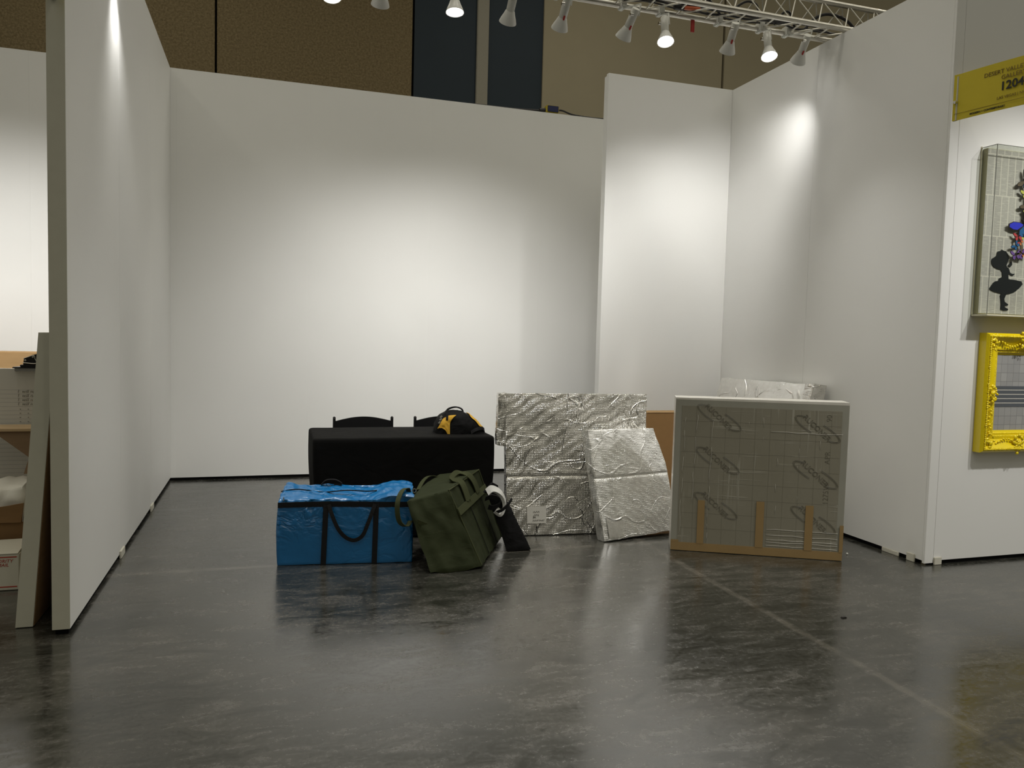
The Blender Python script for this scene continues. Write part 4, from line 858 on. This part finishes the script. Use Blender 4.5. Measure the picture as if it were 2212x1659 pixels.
# ------------------------------------------------------------------ art on the right wall
_b = bmesh.new(); bmesh.ops.create_uvsphere(_b, u_segments=8, v_segments=6, radius=1); _b.verts.index_update()
SPH = ([v.co.copy() for v in _b.verts], [[v.index for v in f.verts] for f in _b.faces]); _b.free()
def art():
    yb = YF - 0.001
    t = thing('framed_artwork', 'newsprint artwork with butterflies in a clear case on the right wall', 'picture', (4.95, yb, 1.7), None)
    obj('back_panel', boxes([((4.555, yb - 0.035, 1.715), (5.50, yb, 2.815))], 0.002), M['goldedge'], t)
    obj('news_sheet', boxes([((4.558, yb - 0.037, 1.722), (5.498, yb - 0.035, 2.812))]), M['news'], t)
    obj('tray', boxes([((4.535, yb - 0.125, 1.700), (5.56, yb, 1.712)), ((4.535, yb - 0.006, 1.70), (4.545, yb, 2.83))], 0.002), M['cream2'], t)
    obj('acrylic_case', boxes([((4.54, yb - 0.12, 1.712), (5.55, yb - 0.116, 2.82)), ((4.54, yb - 0.116, 1.712), (4.544, yb - 0.006, 2.82)), ((4.54, yb - 0.116, 2.816), (5.55, yb - 0.006, 2.82))]), M['plexi'], t)
    for lo, hi in (((4.538, yb - 0.122, 1.712), (4.542, yb - 0.117, 2.822)), ((4.538, yb - 0.122, 2.818), (5.55, yb - 0.117, 2.822)), ((4.538, yb - 0.122, 2.818), (4.542, yb - 0.004, 2.822))): obj('case_edge', boxes([(lo, hi)], 0.0006), M['edge'], t)
    sil = [(4.6, 2.05), (4.595, 2.07), (4.60, 2.085), (4.62, 2.095), (4.635, 2.105), (4.64, 2.13), (4.655, 2.138), (4.67, 2.14), (4.68, 2.15), (4.70, 2.143), (4.72, 2.14), (4.738, 2.12), (4.748, 2.095), (4.742, 2.072), (4.736, 2.06), (4.730, 2.045), (4.738, 2.034), (4.750, 2.032), (4.757, 2.02), (4.766, 2.0), (4.785, 1.992), (4.81, 1.994), (4.80, 1.983), (4.785, 1.98), (4.768, 1.986), (4.752, 1.99), (4.757, 1.955), (4.81, 1.952), (4.875, 1.945), (4.885, 1.925), (4.86, 1.90), (4.82, 1.872), (4.78, 1.858), (4.745, 1.852), (4.730, 1.82), (4.736, 1.80), (4.768, 1.785), (4.765, 1.776), (4.738, 1.774), (4.74, 1.764), (4.772, 1.752), (4.765, 1.742), (4.73, 1.74), (4.702, 1.748), (4.704, 1.78), (4.70, 1.81), (4.692, 1.84), (4.70, 1.855), (4.665, 1.86), (4.63, 1.866), (4.59, 1.882), (4.625, 1.925), (4.64, 1.935), (4.668, 1.94), (4.672, 1.955), (4.70, 1.968), (4.695, 2.0), (4.682, 2.015), (4.65, 2.02), (4.62, 2.03)]
    sil = [(x + 0.045, z + 0.004) for x, z in sil]
    obj('silhouette', prism(sil, yb - 0.042, yb - 0.037), M['sil'], t, label='black silhouette of a child in a flared skirt')
    obj('silhouette_face', prism([(4.788, 2.049), (4.820, 2.082), (4.826, 2.059), (4.810, 2.040)], yb - 0.042, yb - 0.037), M['sil'], t)
    def wing(cx, cz, s, a, mats):
        up = [(0.0, 0.0), (0.15, 0.28), (0.5, 0.62), (0.85, 0.75), (0.98, 0.62), (0.82, 0.3), (0.6, 0.08), (0.15, -0.02)]
        lw = [(0.02, 0.0), (0.5, 0.02), (0.68, -0.16), (0.62, -0.42), (0.42, -0.6), (0.22, -0.48), (0.06, -0.22)]
        ca, sa = math.cos(a), math.sin(a)
        for sg in (-1, 1):
            for poly, k in ((up, 0), (lw, 1)):
                for sc_, mt, yy in ((1.0, M['chip'], 0.0), (0.86, mats[k], -0.002)):
                    cxm = sum(p[0] for p in poly) / len(poly); czm = sum(p[1] for p in poly) / len(poly)
                    P = [((cxm + (x - cxm) * sc_) * sg * s, (czm + (z - czm) * sc_) * s) for x, z in poly]
                    P = [(cx + x * ca - z * sa, cz + x * sa + z * ca) for x, z in P]
                    bfs[mt.name].append((P, yb - 0.06 + yy - 0.001 * k))
    from collections import defaultdict
    def mat(nm, c): return plain(nm, c, 0.4)
    blue, teal, violet, redm, lime, tan_, org = mat('butterfly_blue', (0.03, 0.04, 0.62, 1)), mat('butterfly_teal', (0.02, 0.12, 0.32, 1)), mat('butterfly_violet', (0.16, 0.08, 0.32, 1)), mat('butterfly_red', (0.5, 0.05, 0.06, 1)), mat('butterfly_lime', (0.55, 0.55, 0.12, 1)), mat('butterfly_brown', (0.12, 0.09, 0.06, 1)), mat('butterfly_orange', (0.7, 0.22, 0.08, 1))
    for cx, cz, s, a, ms, lb in ((4.95, 2.33, 0.125, 0.75, (blue, teal), 'large blue butterfly'), (4.93, 2.62, 0.07, 1.1, (tan_, teal), None), (4.945, 2.535, 0.05, 0.3, (lime, lime), None), (4.96, 2.46, 0.06, 0.9, (tan_, tan_), None),
                                 (4.90, 2.245, 0.045, 0.2, (redm, redm), None), (4.945, 2.255, 0.04, 0.6, (violet, lime), None), (4.925, 2.21, 0.03, 0.9, (redm, org), None), (4.885, 2.185, 0.04, 0.9, (teal, teal), None),
                                 (4.935, 2.14, 0.06, 1.0, (tan_, violet), None), (4.89, 2.12, 0.05, 0.2, (violet, violet), None), (4.98, 2.40, 0.05, 0.2, (lime, org), None), (4.96, 2.13, 0.04, 0.2, (org, org), None), (4.955, 2.57, 0.035, 0.0, (redm, org), None)):
        bfs = defaultdict(list); cx -= 0.06; wing(cx, cz, s, a, ms)
        bm = bmesh.new(); names = list(bfs)
        for mi, nm in enumerate(names):
            for P, y in bfs[nm]:
                f = bm.faces.new([bm.verts.new((x, y, z)) for x, z in P]); f.material_index = mi
                g = bm.faces.new([bm.verts.new((x, y + 0.0015, z)) for x, z in P]); g.material_index = mi
        tubebm(bm, [(cx - math.sin(a) * s * 0.35, yb - 0.063, cz + math.cos(a) * s * 0.35), (cx + math.sin(a) * s * 0.3, yb - 0.063, cz - math.cos(a) * s * 0.3)], s * 0.06, 6)
        me = bpy.data.meshes.new('mesh'); bm.to_mesh(me); bm.free()
        o = obj('butterfly', me, None, t, label=lb)
        for nm in names: me.materials.append(bpy.data.materials[nm])
    # yellow ornate frame
    t = thing('ornate_frame', 'ornate bright yellow picture frame hanging below the butterfly artwork', 'picture', (5.2, yb, 0.78))
    x0, x1, z0, z1 = 4.625, 5.65, 0.775, 1.59
    prof = [(0.0, 0.0), (0.0, 0.055), (0.012, 0.072), (0.03, 0.075), (0.042, 0.066), (0.06, 0.052), (0.09, 0.042), (0.105, 0.045), (0.115, 0.034), (0.125, 0.036), (0.135, 0.024), (0.148, 0.020), (0.148, 0.0)]
    bm = bmesh.new(); rings = []
    for d, h in prof: rings.append([bm.verts.new(p) for p in ((x0 + d, yb - h, z0 + d), (x1 - d, yb - h, z0 + d), (x1 - d, yb - h, z1 - d), (x0 + d, yb - h, z1 - d))])
    for a, b in zip(rings, rings[1:]):
        for k in range(4): bm.faces.new((a[k], a[(k + 1) % 4], b[(k + 1) % 4], b[k]))
    obj('moulding', fin(bm, True, 0.35), M['yframe'], t)
    bm = bmesh.new(); random.seed(3)
    def blob(x, z, y, r):
        m4 = Matrix.Translation((x, y, z)) @ Matrix.Rotation(random.uniform(0, 3), 4, 'Y') @ Matrix.Diagonal((r * random.uniform(0.8, 1.8), r * 0.7, r, 1))
        vs = [bm.verts.new(m4 @ c) for c in SPH[0]]
        for f in SPH[1]: bm.faces.new([vs[i] for i in f])
    def edge(u, d):     # walk around the frame
        per = [(x0 + d, z0 + d, 1, 0, x1 - x0 - 2 * d), (x0 + d, z0 + d, 0, 1, z1 - z0 - 2 * d), (x0 + d, z1 - d, 1, 0, x1 - x0 - 2 * d)]
        return per
    for d, h, sp, r in ((0.022, 0.076, 0.0125, 0.0062), (0.11, 0.042, 0.010, 0.0042), (0.128, 0.034, 0.007, 0.0028)):
        for (x, z, dx, dz, L) in edge(0, d):
            k = 0.0
            while k < L: blob(x + dx * k, z + dz * k, yb - h, r); k += sp
    for (cx, cz) in ((x0 + 0.07, z0 + 0.07), (x0 + 0.07, z1 - 0.07), (x0 + 0.07, (z0 + z1) / 2), (x0 + 0.33, z0 + 0.055), (x0 + 0.33, z1 - 0.055)):
        for k in range(26):
            a = random.uniform(0, 2 * PI); rr = random.uniform(0, 0.055); blob(cx + rr * math.cos(a) * 0.8, cz + rr * math.sin(a) * 1.3, yb - 0.062 - random.uniform(0, 0.012), random.uniform(0.006, 0.013))
    for k in range(9):
        a = k / 8; blob(x0 + 0.07 + 0.012 * math.sin(a * 12), z0 + 0.14 + a * 0.2, yb - 0.058, 0.009); blob(x0 + 0.14 + a * 0.18, z0 + 0.06 + 0.03 * math.sin(a * PI), yb - 0.058, 0.008)
        blob(x0 + 0.14 + a * 0.18, z1 - 0.06 - 0.03 * math.sin(a * PI), yb - 0.058, 0.008)
    obj('carved_ornament', fin(bm, True), M['yframe'], t)
    tile = NT('grey_tile_print'); v = tile.obj((1, 1, 1), (PI / 2, 0, 0)); br = tile.n('ShaderNodeTexBrick'); br.offset = 0.0
    br.inputs['Scale'].default_value = 1; br.inputs['Brick Width'].default_value = 0.055; br.inputs['Row Height'].default_value = 0.06; br.inputs['Mortar Size'].default_value = 0.0015
    br.inputs['Color1'].default_value = (0.30, 0.30, 0.30, 1); br.inputs['Color2'].default_value = (0.36, 0.36, 0.355, 1); br.inputs['Mortar'].default_value = (0.20, 0.20, 0.20, 1); tile.l(v, br.inputs['Vector']); tile.set(base=br.outputs['Color'], rough=0.35)
    pic = obj('picture_print', boxes([((x0 + 0.14, yb - 0.02, z0 + 0.14), (x1 - 0.14, yb - 0.012, z1 - 0.14))]), tile.m, t, label='plain print of a grey tiled wall and bench')
    obj('bench_print', boxes([((x0 + 0.141, yb - 0.0215, 1.085 + k * 0.03), (x1 - 0.141, yb - 0.02, 1.108 + k * 0.03)) for k in range(5)]), plain('blue_grey_print', (0.10, 0.11, 0.125, 1), 0.4), pic)
    obj('highlight_print', boxes([((x0 + 0.145, yb - 0.0222, 1.1085 + k * 0.03), (x1 - 0.145, yb - 0.0204, 1.1135 + k * 0.03)) for k in range(4)]), M['label'], pic)
art()

# ------------------------------------------------------------------ board leaning outside the left wall, and the neighbour's things
t = thing('leaning_board', 'tall olive-edged board leaning on the outside of the left wall', 'board', (-1.1, 4.5, 0))
bm = bmesh.new()
q = lambda x, z, y: Vector((x, y, z))
b = [q(-1.165, 0.004, 4.22), q(-1.09, 0.004, 4.22), q(-1.09, 0.004, 5.4), q(-1.165, 0.004, 5.4), q(-1.052, 1.44, 4.22), q(-0.978, 1.44, 4.22), q(-0.978, 1.44, 5.4), q(-1.052, 1.44, 5.4)]
obj('board_core', hexa(b, 2, 2, 2), M['wall_edge'], t)
e_ = Vector((0.003, 0, 0)); f_ = Vector((0.0, 0.012, 0))
obj('back_sheet', hexa([b[1] + f_, b[1] + e_ + f_, b[2] + e_, b[2], b[5] + f_, b[5] + e_ + f_, b[6] + e_, b[6]], 1, 1, 1), M['cardd'], t, label='dark brown back of the board')

def neighbour():
    # ruled sheet artwork
    t = thing('framed_drawing', 'white ruled sheet with pencil writing standing left of the wall', 'picture', (-1.8, 5.62, 0))
    s = obj('drawing_sheet', boxes([((-2.6, 5.60, 0.03), (-1.30, 5.64, 1.195))], 0.002), M['sheet'], t)
    obj('top_rail', boxes([((-1.53, 5.595, 1.18), (-1.30, 5.645, 1.20))], 0.002), M['metal'], t)
    for k in range(4):
        m4 = frame4((-1.515, 5.598, 1.042 - k * 0.0265), (1, 0, 0), (0, 0, 1))
        obj('pencil_writing', textmesh('I  will not', 0.028, m4, 0.0004, shear=0.2, offset=-0.0005), M['ink'], s)
    for k in range(6):
        m4 = frame4((-1.505, 5.598, 0.925 - k * 0.0265), (1, 0, 0), (0, 0, 1))
        obj('ditto_mark', textmesh('"      "', 0.022, m4, 0.0004), M['ink'], s)
    t = thing('cardboard_sheet', 'tan cardboard carton standing behind the ruled drawing', 'box', (-2.1, 7.4, 0))
    obj('carton', boxes([((-2.9, 7.3, 0.0), (-1.55, 7.6, 1.245))], 0.004), M['card'], t)
    t = thing('black_case', 'black case with wire clasps lying on top of the ruled drawing', 'case', (-1.4, 5.6, 1.2))
    obj('tray', boxes([((-1.53, 5.55, 1.200), (-1.29, 5.66, 1.208)), ((-1.49, 5.56, 1.208), (-1.29, 5.65, 1.222))], 0.002), M['satin'], t)
    obj('body', prism([(-1.475, 1.222), (-1.47, 1.262), (-1.425, 1.285), (-1.395, 1.292), (-1.383, 1.315), (-1.38, 1.345), (-1.365, 1.365), (-1.335, 1.37), (-1.28, 1.37), (-1.28, 1.222)], 5.57, 5.64), M['satin'], t)
    obj('wire', tube(spline([(-1.475, 5.56, 1.236), (-1.40, 5.555, 1.232), (-1.405, 5.555, 1.262), (-1.415, 5.555, 1.282), (-1.47, 5.56, 1.262)], 5), 0.0022, 6), M['metal'], t)
    for x, z in ((-1.462, 1.25), (-1.42, 1.272)): obj('stud', lathe([(0, 0.004), (0.006, 0.003), (0.007, 0)], 10, frame4((x, 5.57, z), (1, 0, 0), (0, 0, 1))), M['metal'], t)
    t = thing('plastic_bag', 'crumpled clear plastic bag behind the black case', 'bag', (-1.37, 5.7, 1.2))
    obj('film', hexa([(-1.44, 5.67, 1.20), (-1.30, 5.67, 1.20), (-1.30, 5.74, 1.20), (-1.44, 5.74, 1.20), (-1.40, 5.68, 1.33), (-1.30, 5.68, 1.41), (-1.30, 5.72, 1.41), (-1.39, 5.72, 1.34)], 8, 6, 10, 0.006, 20, 1), M['tissue'], t)
    # gusset board
    t = thing('wooden_gusset', 'pale wooden corner bracket lying over the ruled drawing', 'bracket', (-1.45, 5.3, 0.6))
    obj('side_board', prism([(-1.75, 0.905), (-1.53, 0.805), (-1.375, 0.675), (-1.405, 0.575), (-1.345, 0.575), (-1.335, 0.835), (-1.75, 0.865)][1:] + [(-1.75, 0.835), (-1.75, 0.80)][:0], 5.29, 5.31), M['woodd'], t)
    obj('top_board', boxes([((-1.78, 5.27, 0.835), (-1.335, 5.50, 0.852))], 0.002), M['wood'], t)
    obj('end_board', boxes([((-1.352, 5.27, 0.575), (-1.33, 5.50, 0.835))], 0.002), M['wood'], t)
    t = thing('open_carton', 'open brown carton full of tissue left of the leaning board', 'box', (-1.55, 5.2, 0))
    L = [((-1.95, 5.08, 0.0), (-1.34, 5.088, 0.33)), ((-1.95, 5.44, 0.0), (-1.34, 5.448, 0.36)), ((-1.348, 5.08, 0.0), (-1.34, 5.448, 0.36)), ((-1.95, 5.08, 0), (-1.94, 5.448, 0.36)), ((-1.95, 5.08, 0), (-1.34, 5.448, 0.01))]
    obj('carton', boxes(L, 0.001), M['cardd'], t)
    obj('flap', hexa([(-1.94, 5.06, 0.33), (-1.36, 5.06, 0.33), (-1.36, 5.085, 0.33), (-1.94, 5.085, 0.33), (-1.94, 5.02, 0.365), (-1.35, 5.07, 0.44), (-1.35, 5.078, 0.44), (-1.94, 5.028, 0.375)], 16, 2, 4, 0.006, 6, 0), M['cardd'], t)
    tp = tag(obj('tissue_paper', hexa([(-1.90, 5.1, 0.25), (-1.355, 5.1, 0.3), (-1.355, 5.43, 0.3), (-1.90, 5.43, 0.25), (-1.85, 5.12, 0.47), (-1.365, 5.12, 0.53), (-1.37, 5.35, 0.56), (-1.85, 5.35, 0.50)], 26, 18, 12, 0.028, 9, 1, seed=2), M['tissue']), 'crumpled white tissue paper bulging from the open carton', 'tissue')
    t = thing('mailing_box', 'white mailing box with red print on the floor at the left edge', 'box', (-1.55, 4.95, 0))
    obj('carton', boxes([((-1.85, 4.845, 0.002), (-1.315, 5.03, 0.205))], 0.003), M['boxw'], t)
    obj('lid', hexa([(-1.85, 4.842, 0.205), (-1.32, 4.842, 0.205), (-1.32, 5.03, 0.215), (-1.85, 5.03, 0.215), (-1.85, 4.842, 0.209), (-1.32, 4.842, 0.209), (-1.315, 5.03, 0.245), (-1.85, 5.03, 0.235)], 4, 4, 1), M['boxw'], t)
    for z in (0.185, 0.018): obj('red_stripe', boxes([((-1.85, 4.8435, z), (-1.325, 4.845, z + 0.006))]), M['redink'], t)
    for s, z, x in (('PRIORITY', 0.158, -1.345), ('MAIL', 0.136, -1.365)): obj('lettering', textmesh(s, 0.026, frame4((x, 4.8435, z), (1, 0, 0), (0, 0, 1)), 0.0004, 'RIGHT', 0.2), M['redink'], t)
    obj('lettering', textmesh('UNITED STATES', 0.016, frame4((-1.33, 4.8435, 0.032), (1, 0, 0), (0, 0, 1)), 0.0004, 'RIGHT'), M['ink'], t) if 0 else None
    t = tag(obj('carton_flap', hexa([(-1.328, 4.90, 0.02), (-1.30, 4.88, 0.02), (-1.30, 5.05, 0.02), (-1.328, 5.05, 0.02), (-1.30, 4.90, 0.40), (-1.28, 4.90, 0.42), (-1.28, 5.05, 0.42), (-1.30, 5.05, 0.40)], 3, 4, 10, 0.004, 10, 0), M['wood']), 'crumpled brown paper sheet standing beside the mailing box', 'paper')
neighbour()
tag(obj('floor_chip', hexa([(2.98, 3.37, 0.0), (3.01, 3.37, 0.0), (3.01, 3.385, 0.0), (2.98, 3.385, 0.0), (2.982, 3.371, 0.006), (3.008, 3.371, 0.006), (3.008, 3.383, 0.006), (2.982, 3.383, 0.006)], 3, 3, 1), M['chip']), 'small dark chip lying on the open floor', 'debris')
bm = bmesh.new(); bmesh.ops.create_icosphere(bm, subdivisions=2, radius=0.007, matrix=Matrix.Translation((3.92, 4.42, 0.007)))
tag(obj('foam_bead', fin(bm, True), M['label']), 'tiny white foam bead on the floor right of the big grey box', 'debris')
